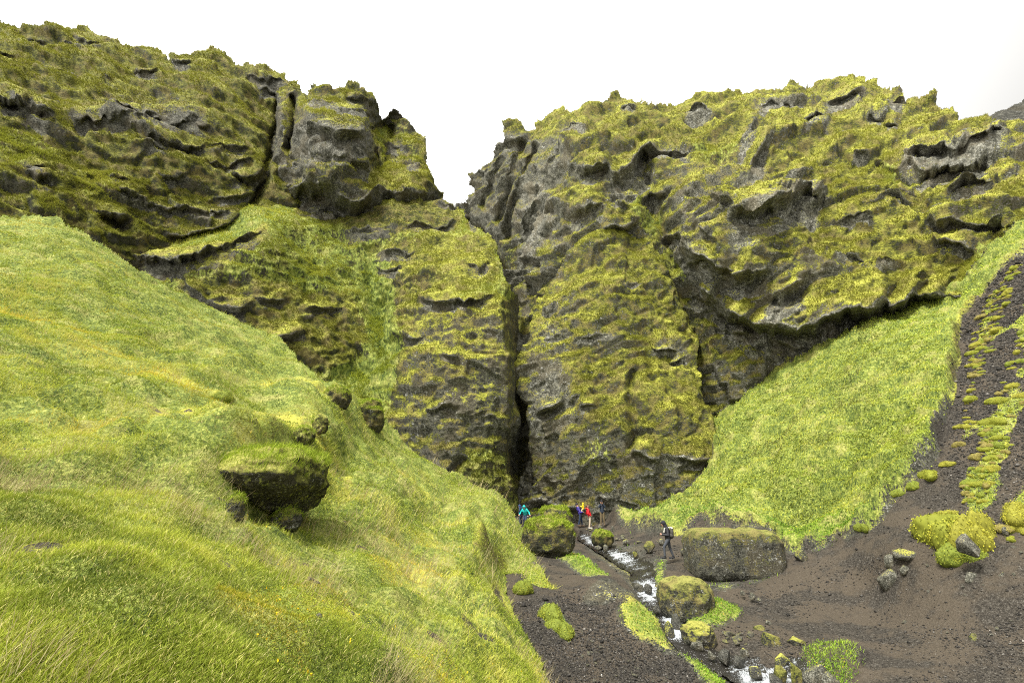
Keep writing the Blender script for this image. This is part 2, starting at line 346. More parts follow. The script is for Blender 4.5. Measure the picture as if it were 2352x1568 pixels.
# upper left cliff
layer('upper_left_cliff',
      [(-60, 52), (0, 49), (23, 55), (59, 59), (94, 61), (105, 55), (129, 59), (156, 63), (168, 64), (182, 55), (199, 58), (215, 70), (234, 76), (244, 88), (270, 91), (277, 100), (305, 113), (332, 117), (348, 113), (363, 117), (379, 135), (389, 154), (385, 137), (395, 133), (424, 139), (449, 129), (475, 127), (486, 124), (504, 133), (523, 137), (543, 152), (562, 150), (586, 156), (602, 160), (631, 170), (633, 178), (653, 187), (654, 203), (676, 202), (680, 230), (700, 300), (700, 640), (-60, 640)],
      [(-60, 500, 40), (-60, 250, 48), (-60, 50, 62), (100, 60, 66), (100, 300, 50), (100, 500, 43), (300, 120, 70), (300, 300, 56), (300, 500, 49), (450, 130, 76), (450, 300, 61), (450, 520, 53), (600, 165, 82), (600, 300, 68), (600, 480, 60), (690, 300, 76), (690, 640, 60), (200, 640, 45), (-60, 640, 38)],
      STEP, M_left,
      ledges=[([(-20, 232), (0, 238), (70, 258), (135, 292)], 2.2, 60, 1.8, 16), ([(168, 287), (234, 290), (312, 285), (390, 281), (461, 281), (500, 288)], 1.2, 70, .8, 10),
              ([(262, 262), (330, 270), (372, 262)], .8, 25, .9, 9), ([(380, 258), (430, 262), (470, 268)], .8, 30, .9, 9),
              ([(330, 312), (390, 325), (440, 332), (475, 325)], 1.6, 30, 1.2, 12), ([(328, 340), (385, 346)], 1.0, 20, .8, 8), ([(535, 392), (570, 402), (605, 399)], 1.8, 30, 2.0, 12),
              ([(215, 488), (250, 500), (296, 500)], 1.2, 25, 2.2, 14), ([(380, 536), (450, 528), (500, 515), (545, 497)], 2.0, 60, 1.6, 10),
              ([(64, 412), (90, 424), (120, 428)], 1.2, 30, 1.5, 12), ([(55, 392), (80, 396), (104, 394)], .9, 18, 1.2, 9), ([(165, 84), (205, 92), (236, 97)], 1.4, 22, 1., 8),
              ([(58, 78), (80, 84), (104, 85)], 1.0, 18, .8, 7), ([(300, 158), (330, 165), (368, 166)], 1.2, 18, 1., 8), ([(391, 153), (420, 161), (442, 160)], 1.3, 16, 1., 7),
              ([(555, 188), (600, 192), (656, 195)], 1.3, 16, 1., 7), ([(590, 213), (655, 214)], 1.1, 14, .8, 6), ([(238, 183), (275, 193)], 1., 18, .8, 7),
              ([(130, 90), (165, 100), (200, 118)], 1., 18, .6, 6), ([(360, 390), (400, 396), (440, 392)], 1.1, 25, .8, 8), ([(480, 330), (530, 338), (575, 332)], 1.1, 22, .9, 8),
              ([(468, 366), (520, 372), (580, 366)], 1.2, 24, .9, 8), ([(250, 400), (300, 404)], .8, 20, .6, 7), ([(90, 150), (140, 160), (180, 178)], 1.0, 20, .6, 6), ([(0, 130), (40, 140)], .9, 20, .8, 6),
              ([(270, 432), (300, 440), (330, 436)], 1., 20, 1., 8), ([(500, 440), (550, 446), (590, 440)], 1., 20, .6, 7), ([(300, 445), (400, 470), (470, 478), (540, 470)], .9, 30, .5, 7)],
      cracks=[([(640, 215), (640, 260), (628, 330), (606, 420), (560, 520)], 7, 4.)],
      soften=1, disp=rock_disp(.7, (.1, 0), 1., 1.0, blk=.5), base=(.2, -.02, 0, .15),
      paint=[([(168, 287), (185, 255), (205, 230), (262, 218), (330, 212), (420, 225), (455, 240), (470, 262), (500, 288), (400, 296), (300, 290)], {1: 0.46, 0: 0}),
             ([(0, 225), (60, 240), (135, 285), (200, 315), (120, 300), (0, 270)], {1: 0.37}), ([(240, 440), (540, 460), (545, 490), (420, 528), (250, 510)], {1: 0.24, 3: -.1}),
             ([(-60, 300), (60, 300), (150, 360), (40, 400), (-60, 400)], {0: .45}), ([(170, 50), (240, 70), (380, 130), (380, 150), (250, 110), (160, 85)], {1: 0.31}), ([(390, 135), (660, 180), (660, 215), (540, 175), (400, 160)], {1: 0.26}),
             ([(150, 400), (260, 380), (300, 450), (200, 470)], {0: .4}), ([(0, 440), (200, 470), (420, 540), (300, 560), (-60, 520)], {0: .3})], ragged=5)

# tower left of the notch
layer('rock_tower',
      [(649, 207), (676, 203), (679, 215), (706, 219), (720, 205), (755, 207), (762, 215), (776, 217), (776, 209), (797, 199), (822, 203), (825, 212), (853, 216), (855, 230), (867, 253), (871, 272), (889, 260), (906, 247), (917, 253), (925, 270), (941, 282), (959, 302), (969, 316), (978, 325), (978, 347), (983, 376), (994, 407), (1001, 421), (1006, 435), (1013, 435), (1015, 474), (1015, 580), (540, 580), (575, 470), (598, 430), (618, 360), (630, 300), (640, 240)],
      [(575, 480, 64), (600, 430, 66), (640, 220, 76), (690, 220, 74), (700, 300, 68), (700, 400, 64), (700, 480, 63), (760, 210, 74), (800, 200, 76), (860, 240, 78), (840, 320, 69), (830, 420, 64), (870, 400, 72), (905, 250, 84), (950, 320, 80), (900, 350, 78), (980, 400, 73), (940, 430, 68), (1010, 450, 76), (860, 480, 64), (1000, 580, 66), (600, 580, 60), (870, 300, 84)],
      STEP, M_cliff,
      ledges=[([(700, 241), (740, 240), (785, 243)], 1.8, 30, 1.2, 8), ([(790, 226), (820, 230), (855, 232)], 1.5, 22, 1.2, 8), ([(688, 298), (720, 291), (776, 314), (846, 306)], 2.6, 55, 2., 20),
              ([(690, 352), (734, 355), (806, 360)], 1.4, 32, 1., 12), ([(800, 368), (825, 375), (848, 380)], 1.4, 20, 3., 18),
              ([(658, 452), (671, 434), (692, 424), (727, 422), (762, 433), (783, 450), (804, 464), (829, 457), (850, 443), (867, 433), (903, 435), (938, 439), (970, 441), (998, 450)], 4., 75, 3.6, 40),
              ([(770, 255), (820, 258), (868, 262)], 1.1, 16, .8, 7), ([(880, 330), (910, 336), (940, 334)], 1.4, 25, 1.2, 10), ([(640, 420), (662, 430)], 1, 20, 1.4, 12), ([(620, 452), (655, 458)], 1., 16, 1., 8),
              ([(930, 372), (965, 376)], 1., 20, .8, 9), ([(890, 350), (920, 356)], 1., 20, .8, 9)],
      cracks=[([(676, 225), (684, 270), (678, 320), (664, 360)], 6, 3.5), ([(634, 225), (634, 300), (618, 380)], 8, 4.), ([(848, 290), (850, 340), (856, 400)], 7, 3.), ([(905, 290), (890, 350), (880, 390)], 7, 2.)],
      extra=lambda U, V, P: 3.5*sstep(0, 26, U-688-.0*V)*sstep(0, 20, 846-U)*sstep(0, 30, V-235)*sstep(0, 60, 450-V)+2.*np.exp(-((U-655)/14.)**2)*sstep(220, 260, V)*sstep(0, 30, 440-V),
      soften=1, disp=rock_disp(.7, (0, 0), 4., .5, blk=.5), base=(.05, .06, 0, .2),
      paint=[([(850, 290), (880, 300), (900, 400), (870, 410)], {0: .6, 1: 0}), ([(880, 260), (940, 290), (985, 400), (880, 400)], {0: .4, 1: .1, 3: .1}), ([(700, 210), (860, 215), (860, 250), (700, 262)], {1: .15, 0: .2, 3: .1}),
             ([(700, 245), (760, 242), (840, 262), (840, 270), (700, 262)], {0: .7, 1: 0}), ([(700, 262), (840, 275), (845, 355), (690, 350)], {1: 0.50}), ([(625, 225), (680, 225), (690, 420), (610, 440)], {1: 0.50}),
             ([(690, 362), (800, 366), (850, 400), (800, 410), (700, 395)], {0: .3, 1: .1, 3: .1}), ([(700, 395), (790, 420), (830, 462), (700, 425)], {1: 0.28}), ([(655, 440), (690, 425), (790, 450), (990, 450), (1000, 470), (660, 480)], {1: 0.62, 0: 0})], ragged=4)

# right side: from the notch to the right edge
RP = [(1043, 483), (1078, 464), (1082, 446), (1089, 418), (1088, 404), (1098, 402), (1110, 393), (1113, 383), (1131, 365), (1145, 342), (1159, 330), (1164, 319), (1161, 302), (1171, 285), (1180, 288), (1185, 284), (1194, 283), (1203, 297), (1214, 305), (1227, 295), (1229, 281), (1255, 268), (1257, 260), (1280, 253), (1298, 258), (1301, 265), (1322, 267), (1347, 261), (1359, 258), (1371, 251), (1386, 242), (1408, 227), (1438, 233), (1477, 228), (1472, 239), (1498, 242), (1533, 237), (1544, 224), (1568, 228), (1604, 216), (1635, 209), (1674, 212), (1725, 211), (1773, 211), (1811, 196), (1863, 196), (1886, 188), (1919, 193), (1957, 189), (1985, 191), (1990, 200), (2011, 200), (2017, 211), (2039, 215), (2065, 212), (2075, 219), (2076, 236), (2103, 226), (2146, 221), (2168, 243), (2194, 251), (2207, 264), (2232, 266), (2262, 264), (2297, 273), (2330, 284), (2420, 300), (2420, 640), (2280, 700), (2150, 800), (1900, 950), (1700, 1120), (1500, 1250), (1180, 1250), (1150, 900), (1130, 600), (1060, 520)]
layer('right_cliff', RP,
      [(1043, 480, 88), (1100, 400, 84), (1165, 300, 82), (1110, 560, 80), (1180, 620, 72), (1190, 740, 62), (1220, 900, 62), (1220, 1180, 60), (1250, 400, 71), (1230, 540, 68), (1280, 260, 80), (1330, 400, 62), (1400, 300, 68), (1480, 240, 76), (1400, 480, 58), (1300, 600, 57), (1550, 300, 67), (1700, 215, 74), (1550, 480, 57), (1700, 400, 53), (1700, 600, 47), (1850, 300, 61), (1900, 195, 72), (1900, 450, 51), (2000, 350, 53), (2100, 300, 55), (2150, 225, 60), (2100, 500, 45), (1950, 620, 44), (1700, 750, 48), (1600, 850, 48), (1800, 820, 45), (2000, 740, 42), (2250, 600, 39), (2300, 400, 44), (2352, 300, 49), (2420, 480, 39), (1500, 700, 54), (1450, 600, 55), (1600, 1000, 47), (1350, 950, 56), (1500, 1250, 50), (1900, 950, 44), (2280, 700, 40)],
      STEP, M_cliff_pale,
      ledges=[([(1325, 380), (1364, 386), (1400, 380)], 3., 60, 2.4, 16), ([(1388, 388), (1420, 390), (1445, 376), (1470, 352), (1505, 334)], 2.2, 30, 4., 34), ([(1466, 336), (1498, 334), (1533, 331), (1590, 334)], 2.2, 50, 1.8, 14),
              ([(1200, 445), (1217, 424), (1250, 426), (1262, 440)], 2., 40, 4., 38), ([(1190, 540), (1215, 490), (1240, 462), (1287, 458), (1312, 470)], 2.4, 50, 3.6, 42),
              ([(1308, 492), (1350, 484), (1392, 466)], 2., 34, 2., 18), ([(1365, 546), (1393, 530), (1425, 520), (1465, 506)], 2.8, 55, 2., 16), ([(1188, 597), (1224, 596), (1270, 588)], 2.4, 42, 2.6, 14),
              ([(1478, 446), (1498, 440), (1534, 432)], 2., 36, 2.2, 14), ([(1512, 552), (1544, 542), (1572, 540)], 1.8, 26, 2.4, 14),
              ([(1560, 538), (1575, 560), (1590, 578), (1618, 592), (1649, 614), (1692, 626), (1723, 622), (1768, 611)], 4.2, 130, 2.4, 22),
              ([(1685, 508), (1721, 490), (1764, 468), (1807, 454), (1841, 441), (1882, 464)], 4.2, 100, 2.2, 32),
              ([(1752, 694), (1807, 662), (1855, 642)], 1.8, 40, 2., 26), ([(1595, 650), (1625, 672), (1660, 700), (1704, 722), (1740, 740), (1807, 750), (1884, 744), (1910, 722), (1944, 710), (2005, 716), (2065, 698), (2090, 682), (2151, 677), (2202, 677), (2275, 642)], 3.8, 110, 2.2, 24),
              ([(2065, 362), (2108, 372), (2116, 380), (2194, 376), (2275, 362)], 2.4, 36, 2., 15), ([(2068, 338), (2108, 334), (2194, 338), (2300, 310)], 2.2, 50, 2., 17), ([(2178, 450), (2211, 424), (2280, 415)], 1.8, 34, 1.6, 14),
              ([(2138, 519), (2215, 510), (2237, 522), (2310, 518)], 2., 60, 1.2, 9), ([(1985, 483), (2043, 467), (2076, 475)], 1.4, 34, 1., 9), ([(2148, 557), (2194, 565), (2236, 575)], 1.8, 34, 1.2, 10),
              ([(1697, 312), (1716, 295), (1736, 282)], 1.8, 24, 2., 20), ([(1726, 358), (1745, 335), (1768, 318)], 2., 26, 2.4, 24), ([(1812, 378), (1848, 382)], 1.4, 22, 2., 18), ([(1838, 288), (1871, 270), (1908, 278)], 1.8, 24, 1.6, 13),
              ([(1890, 242), (1936, 226), (1985, 216)], 2.4, 34, 1.5, 11), ([(1990, 262), (2032, 258)], 1.6, 18, 1.2, 9), ([(2030, 280), (2068, 270)], 1.4, 18, 1.2, 9), ([(1958, 352), (1995, 349)], 1.2, 18, 1., 8), ([(2036, 232), (2078, 236)], 1.6, 20, 1.6, 10),
              ([(1735, 250), (1790, 244), (1850, 236)], 1.4, 22, 1.2, 8), ([(1570, 255), (1610, 248), (1640, 262)], 1.8, 20, 1.8, 11), ([(1285, 300), (1320, 290), (1352, 296)], 1.4, 24, .8, 7), ([(1420, 262), (1460, 256)], 1.2, 20, 1., 8), ([(1158, 332), (1180, 322), (1212, 312)], 1.5, 26, 1.6, 10),
              ([(1108, 396), (1125, 384)], 1.2, 14, 1.2, 7), ([(1640, 760), (1690, 772), (1740, 770)], .9, 18, .8, 8), ([(1784, 778), (1830, 800), (1880, 796)], 1., 20, 1., 9), ([(1830, 420), (1890, 414)], .8, 20, .6, 8), ([(1660, 470), (1690, 478)], .8, 20, .6, 8),
              ([(1930, 590), (1990, 604), (2060, 600)], .9, 24, .6, 8), ([(1900, 520), (1960, 516), (2010, 524)], .8, 24, .6, 7), ([(2060, 420), (2110, 428)], .8, 22, .6, 7), ([(1210, 650), (1250, 645)], 1.6, 30, 2.4, 12), ([(1195, 700), (1225, 690)], 1.6, 26, 2., 14)],
      cracks=[([(1205, 320), (1195, 380), (1170, 460), (1140, 520)], 8, 2.), ([(1160, 360), (1130, 430), (1105, 480)], 7, 1.6), ([(1240, 330), (1225, 400), (1180, 500), (1160, 560)], 8, 2.4), ([(1300, 320), (1275, 380), (1262, 440)], 7, 1.6),
              ([(1060, 500), (1100, 530), (1140, 585), (1165, 640), (1195, 720)], 10, 4), ([(1470, 340), (1490, 440), (1510, 520), (1570, 640)], 16, 2.6), ([(2010, 360), (2100, 420), (2120, 480)], 8, 1.)],
      extra=lambda U, V, P: 2.6*np.exp(-(np.abs((U-1620)/75.)**3+np.abs((V-440)/75.)**3))+1.8*np.exp(-(np.abs((U-1400)/70.)**3+np.abs((V-470)/60.)**3))+2.*np.exp(-(np.abs((U-1350)/60.)**3+np.abs((V-330)/50.)**3))-2.5*np.exp(-((U-1600)/45.)**2)*sstep(600, 700, V)*sstep(0, 150, 950-V),
      soften=1, disp=rock_disp(.6, (-.12, 0), 11., 1.1, blk=.62), base=(0, .07, 0, .18),
      paint=[([(1040, 500), (1070, 440), (1160, 320), (1230, 310), (1330, 380), (1300, 450), (1230, 560), (1190, 620), (1130, 600)], {1: 0.38, 3: -.1}), ([(1060, 500), (1140, 560), (1240, 560), (1230, 720), (1180, 740), (1130, 600)], {1: .1, 0: .35, 3: -.35}),
             ([(1240, 560), (1330, 470), (1300, 560), (1220, 620), (1200, 590)], {0: .25, 1: 0}), ([(1180, 620), (1270, 600), (1230, 700), (1200, 760)], {3: -.3, 1: .1}), ([(1225, 330), (1290, 310), (1330, 390), (1260, 440), (1240, 400)], {1: 0.53}),
             ([(1470, 400), (1500, 460), (1530, 500), (1500, 560), (1440, 500), (1440, 420)], {0: .55, 1: 0}), ([(1400, 390), (1510, 360), (1480, 430), (1420, 420)], {0: .55, 1: 0}), ([(1540, 370), (1700, 340), (1880, 440), (1880, 470), (1690, 520), (1600, 600), (1560, 540), (1530, 440)], {1: 0.42}),
             ([(1500, 335), (1700, 310), (1800, 350), (1700, 345), (1540, 372)], {0: .5, 1: 0}), ([(1790, 300), (1900, 280), (2060, 330), (2060, 380), (2120, 480), (1900, 470), (1850, 380)], {1: -.02, 0: .12, 3: .3}), ([(1880, 490), (2100, 500), (2260, 620), (2200, 660), (1950, 600), (1900, 540)], {1: -.1, 3: .45}),
             ([(1580, 600), (1760, 640), (1880, 560), (1960, 620), (1960, 700), (1800, 740), (1640, 690)], {1: 0.28}), ([(1640, 720), (1740, 745), (1880, 750), (1960, 715), (2080, 700), (2060, 760), (1900, 840), (1760, 830), (1660, 800)], {1: 0.68}),
             ([(1580, 640), (1660, 720), (1660, 830), (1600, 900), (1560, 760)], {1: .1, 3: -.15, 0: .25}), ([(1560, 830), (1760, 830), (1800, 860), (1700, 950), (1600, 960)], {1: .25, 3: -.15, 0: .1}), ([(2070, 300), (2352, 290), (2352, 420), (2200, 380), (2060, 370)], {1: 0.37}),
             ([(1800, 190), (2080, 210), (2090, 260), (1900, 270), (1740, 290), (1690, 240)], {1: 0.31}), ([(2020, 360), (2110, 370), (2120, 430), (2040, 420)], {0: .5, 1: 0}), ([(1530, 560), (1580, 600), (1600, 650), (1540, 640), (1480, 560)], {0: .45, 1: 0}),
             ([(1440, 640), (1560, 650), (1570, 760), (1480, 740)], {0: .2, 1: .1}), ([(2240, 560), (2400, 520), (2400, 640), (2200, 640)], {0: .5, 1: 0})], ragged=5)

# lower right buttress, right of the slot
BP = [(1400, 525), (1345, 556), (1300, 598), (1265, 640), (1233, 679), (1216, 734), (1218, 769), (1202, 800), (1187, 835), (1179, 866), (1190, 878), (1192, 905), (1212, 925), (1218, 956), (1220, 1007), (1222, 1034), (1230, 1073), (1245, 1103), (1226, 1132), (1206, 1150), (1200, 1240), (1560, 1240), (1600, 1130), (1665, 1060), (1640, 1010), (1606, 930), (1590, 830), (1590, 770), (1560, 690), (1520, 620), (1480, 560), (1440, 530)]
layer('right_buttress', BP,
      [(1265, 640, 53), (1230, 680, 51), (1190, 870, 46), (1220, 950, 44.5), (1240, 1100, 43), (1200, 1240, 42), (1350, 1180, 40), (1500, 1180, 38), (1560, 1240, 37), (1540, 1140, 38), (1650, 1060, 38.5), (1600, 930, 42.5), (1540, 850, 45), (1590, 770, 49), (1450, 700, 48.5), (1400, 530, 56), (1480, 560, 56), (1350, 900, 43.5), (1350, 1050, 41), (1470, 1000, 39.6), (1530, 950, 40.6), (1300, 780, 46.5), (1300, 640, 51)],
      STEP, terrain_mat('buttress_rock', 1.15, 1.1, rocktone=1.7),
      ledges=[([(1236, 948), (1270, 936), (1298, 929)], 1.5, 40, .9, 11), ([(1343, 942), (1374, 938)], .9, 20, .7, 8), ([(1450, 1028), (1480, 1048), (1508, 1058)], 1.1, 40, .8, 8), ([(1540, 1050), (1595, 1063), (1655, 1066)], 1., 40, .8, 8),
              ([(1492, 806), (1525, 812), (1566, 806)], 1.4, 46, .6, 6), ([(1375, 1138), (1400, 1141), (1412, 1138)], 1., 30, 1.4, 14), ([(1528, 835), (1575, 827)], 1., 20, .6, 7), ([(1325, 780), (1370, 770), (1410, 776)], .6, 20, .4, 6), ([(1252, 776), (1290, 770)], .6, 22, .4, 6), ([(1420, 655), (1470, 650)], .5, 16, .4, 5),
              ([(1225, 1145), (1290, 1160), (1350, 1168)], .5, 40, 1.0, 14), ([(1400, 1168), (1440, 1176), (1510, 1170)], .6, 40, .9, 12)],
      cracks=[([(1450, 860), (1448, 930), (1462, 1000), (1452, 1040)], 9, 1.1), ([(1500, 730), (1540, 800), (1600, 930)], 10, -.8)],
      soften=1, disp=rock_disp(.24, (-.3, 0), 21., .8, per=(5, 1.9, .8), blk=.32, lump=.6), base=(.02, .05, 0, .2),
      paint=[([(1260, 640), (1300, 600), (1340, 680), (1310, 800), (1330, 900), (1340, 980), (1220, 990), (1185, 870), (1215, 740)], {1: 0.37}), ([(1235, 760), (1280, 740), (1310, 860), (1300, 930), (1225, 950), (1190, 860)], {1: 0.42}), ([(1225, 945), (1300, 930), (1335, 935), (1320, 985), (1225, 1000)], {1: 0.62}),
             ([(1340, 640), (1460, 600), (1500, 720), (1480, 820), (1440, 880), (1350, 960), (1330, 820)], {0: .22, 1: .15, 3: -.02}), ([(1480, 750), (1550, 740), (1600, 930), (1660, 1050), (1500, 1020), (1450, 940), (1460, 840)], {1: .12, 3: .2}),
             ([(1215, 1000), (1350, 980), (1480, 1020), (1655, 1062), (1540, 1160), (1480, 1220), (1200, 1240), (1240, 1090)], {1: 0.34, 3: -.35, 0: .08}), ([(1300, 540), (1480, 540), (1540, 660), (1400, 620), (1290, 640)], {0: .25, 1: .1}), ([(1497, 775), (1550, 780), (1555, 812), (1497, 808)], {1: 0.56}),
             ([(1340, 1010), (1400, 1000), (1420, 1060), (1350, 1080)], {0: .4}), ([(1235, 860), (1290, 840), (1305, 925), (1240, 940)], {1: .75}), ([(1240, 720), (1275, 715), (1280, 760), (1245, 770)], {1: .6})], ragged=3)

# middle left: the mossy bench and the lower left buttress
edge_x = lambda V: np.interp(V, [480, 560, 640, 702, 769, 831, 880, 917, 976, 1003, 1038, 1081, 1140, 1183], [1300, 1300, 1160, 1150, 1151, 1163, 1167, 1165, 1176, 1160, 1160, 1160, 1178, 1188])
LP = [(-60, 560), (60, 500), (150, 508), (230, 528), (300, 536), (380, 534), (450, 527), (505, 514), (540, 499), (575, 474), (600, 471), (690, 466), (760, 468), (850, 467), (940, 463), (1000, 474), (1042, 484), (1065, 497), (1072, 520), (1095, 530), (1130, 548), (1142, 575), (1147, 610), (1162, 640), (1187, 680), (1193, 750), (1187, 800), (1187, 850), (1200, 900), (1216, 940), (1216, 990), (1219, 1034), (1210, 1070), (1191, 1101), (1187, 1132), (1190, 1175), (1190, 1260), (900, 1260), (400, 1100), (-60, 900)]
layer('left_bench', LP,
      [(-60, 560, 44), (-60, 900, 40), (200, 520, 54), (390, 534, 58), (540, 500, 61), (690, 470, 66), (850, 468, 66), (1000, 475, 68), (1042, 484, 70), (1065, 500, 68), (1130, 548, 59), (1145, 600, 55), (300, 600, 50), (470, 590, 48), (600, 530, 53), (500, 700, 46), (650, 650, 50), (650, 800, 44), (800, 560, 58), (850, 700, 53), (850, 850, 48), (950, 600, 55), (1000, 700, 48), (1100, 700, 46), (1150, 702, 46), (1150, 800, 43.5), (900, 880, 44.5), (890, 980, 42.5), (1000, 900, 42), (1163, 917, 41.7), (1000, 1050, 40.5), (1100, 1100, 39.5), (1159, 1081, 41), (1190, 1180, 41), (900, 1200, 42), (500, 950, 43)],
      STEP, M_cliff,
      ledges=[([(293, 603), (330, 607), (371, 606), (420, 600), (469, 591), (510, 577), (547, 563), (612, 528)], 3.2, 42, 1.4, 15), ([(797, 542), (850, 535), (905, 527)], 1.1, 16, 1., 9), ([(928, 528), (990, 524), (1054, 515)], 2.0, 30, 1.2, 9), ([(1066, 612), (1100, 620), (1132, 595)], 1.4, 40, 1., 8),
              ([(972, 694), (1015, 700), (1069, 691), (1104, 680), (1144, 671)], 1.8, 36, 1., 9), ([(933, 773), (964, 781), (990, 769)], 1.2, 26, .9, 9), ([(488, 702), (520, 716), (560, 716), (580, 706)], 2.2, 46, 1.2, 14), ([(582, 690), (610, 700), (660, 694)], 1.2, 28, .6, 7),
              ([(690, 718), (730, 716), (790, 710)], 1.2, 24, .8, 9), ([(585, 770), (620, 786), (700, 770)], 1.8, 50, .8, 9), ([(520, 745), (560, 756), (590, 750)], 1., 26, .7, 8), ([(440, 660), (480, 690)], 1.2, 26, .6, 8), ([(640, 860), (700, 880), (760, 872)], .8, 24, .5, 8),
              ([(985, 938), (1010, 927), (1062, 930)], .9, 26, .9, 12), ([(1100, 957), (1132, 952)], .6, 14, .8, 6), ([(860, 610), (900, 618), (930, 612)], .9, 26, .6, 8), ([(1000, 470), (1020, 482), (1050, 484)], 1., 14, .5, 5), ([(245, 560), (280, 574), (345, 572)], 1.6, 30, .6, 8),
              ([(1076, 520), (1100, 530)], .6, 10, .6, 6), ([(880, 990), (940, 1060), (1040, 1085)], 1., 90, .8, 16), ([(1020, 820), (1060, 824)], .6, 20, .5, 6), ([(860, 580), (910, 574), (960, 580)], .8, 14, .8, 8)],
      cracks=[([(860, 560), (850, 650), (880, 740), (905, 830)], 22, 1.6), ([(1075, 1050), (1030, 1100)], 12, .8)],
      extra=lambda U, V, P: -.22*np.clip(U-edge_x(V)+2*n1(V/14., 2.), 0, 60)*sstep(640, 700, V)+1.1*np.exp(-(((U-1100)/60.)**2+((V-1110)/60.)**2))+2.2*np.exp(-(((U-295)/48.)**2+((V-558)/16.)**2)),
      soften=1, disp=rock_disp(.3, (.1, 0), 31., .6, per=(5, 2.0, .8), blk=.28, lump=.6), base=(.55, .0, 0, .1),
      paint=[([(560, 470), (690, 468), (620, 530), (440, 590), (330, 580), (420, 545), (500, 520)], {0: .85, 1: -.3, 3: .2}), ([(300, 588), (460, 580), (612, 520), (615, 545), (560, 580), (420, 615), (300, 612)], {0: -.2, 1: .25, 3: .25}),
             ([(660, 466), (1010, 474), (1060, 500), (1060, 520), (900, 545), (800, 560), (720, 510)], {0: -.1, 1: .28, 3: -.5}), ([(400, 640), (560, 650), (800, 680), (850, 780), (760, 870), (640, 830), (520, 740)], {0: .12, 1: -.02, 3: .02}), ([(490, 676), (580, 680), (580, 716), (488, 706)], {1: 0.43, 0: -.2}),
             ([(620, 640), (700, 560), (820, 560), (850, 660), (700, 680)], {0: .6, 3: .1}), ([(600, 530), (700, 500), (850, 540), (840, 570), (700, 560), (640, 640), (560, 620)], {0: .55, 3: -.25}), ([(780, 850), (900, 820), (930, 840), (900, 900), (780, 900), (700, 870)], {0: .9, 1: -.3, 3: -.3}),
             ([(850, 560), (900, 600), (900, 740), (930, 830), (880, 840), (840, 740), (840, 620)], {0: .75, 3: -.3}), ([(960, 700), (1150, 690), (1170, 900), (1165, 1000), (1150, 1100), (1000, 1100), (900, 1000), (890, 920), (930, 820)], {0: -.2, 1: 0.24, 3: .3}),
             ([(1000, 740), (1060, 740), (1060, 800), (1000, 800)], {1: 0.42}), ([(1100, 720), (1150, 720), (1165, 900), (1110, 900), (1090, 820)], {1: 0.37}), ([(1010, 900), (1100, 890), (1120, 930), (1010, 960)], {1: 0.50}), ([(880, 1000), (1060, 970), (1150, 1030), (1100, 1090), (960, 1080)], {1: 0.37, 3: -.25}), ([(1075, 1030), (1150, 1010), (1185, 1180), (1080, 1130), (1050, 1090)], {0: .45, 1: 0, 3: -.3}),
             ([(1165, 690), (1220, 690), (1230, 1200), (1165, 1100), (1175, 900)], {0: -.2, 1: 0.37, 3: -.3}), ([(900, 560), (1130, 550), (1140, 640), (1000, 700), (930, 760), (890, 640)], {0: .3, 3: .12})], ragged=3)

# dark back of the slot
layer('gorge_interior', [(1140, 620), (1290, 620), (1290, 1210), (1140, 1210)], [(1140, 620, 66), (1290, 620, 64), (1140, 1210, 58), (1290, 1210, 56), (1215, 900, 64)], STEP, M_cliff,
      disp=rock_disp(.5, (0, 0), 41., .6, blk=.3), base=(0, .6, 0, -.3), ragged=1)

# ------------------------------------------------------------------ valley floor, green fan and scree
STREAM = [(1325, 1222), (1350, 1233), (1372, 1246), (1393, 1258), (1415, 1268), (1450, 1280), (1478, 1296), (1480, 1318), (1484, 1340), (1493, 1364), (1512, 1390), (1531, 1406), (1545, 1430), (1555, 1455), (1580, 1480), (1625, 1500), (1665, 1518), (1712, 1536), (1760, 1556), (1820, 1580), (1900, 1625)]
SWID = [(0, 12), (.1, 13), (.2, 22), (.3, 30), (.38, 24), (.46, 24), (.55, 20), (.62, 20), (.7, 30), (.8, 56), (.88, 72), (1, 80)]
GC = [(1200, 1180, 42), (1150, 1150, 44), (1355, 1212, 38), (1420, 1200, 36.5), (1310, 1200, 39), (1500, 1290, 23.5), (1440, 1250, 29), (1540, 1480, 14.6), (1700, 1568, 12.4), (1900, 1500, 14), (2000, 1400, 17), (1750, 1320, 20.5), (1850, 1350, 18.6), (2100, 1568, 11.8), (2200, 1450, 13.6), (2420, 560, 34), (2352, 1000, 18.9), (2352, 1300, 14.3), (2352, 1568, 11.2), (2150, 1150, 18.3), (2050, 1250, 17.8), (1500, 1200, 34.5), (1660, 1030, 37.5), (1580, 1120, 36.5), (1900, 830, 39), (2200, 690, 36.5), (2300, 590, 35.5), (1760, 1225, 24.5), (2000, 1190, 20.5), (2190, 900, 23.7), (1800, 1000, 32), (2000, 900, 29), (1230, 1290, 24.5), (1250, 1300, 24), (1300, 1450, 14.4), (1280, 1568, 11), (1200, 1400, 15.6), (1400, 1400, 17), (1100, 1280, 26), (1100, 1568, 10), (1500, 1640, 11.2), (2352, 1640, 10.2), (1800, 1640, 10.8), (1200, 1640, 9.6), (1400, 1340, 20.4)]
TG = TPS(GC)
def ground_extra(U, V, P):
    return 0*U
def bumpz(U, V, u0, v0, ru, rv, h): return h*np.exp(-(((U-u0)/ru)**2+((V-v0)/rv)**2))
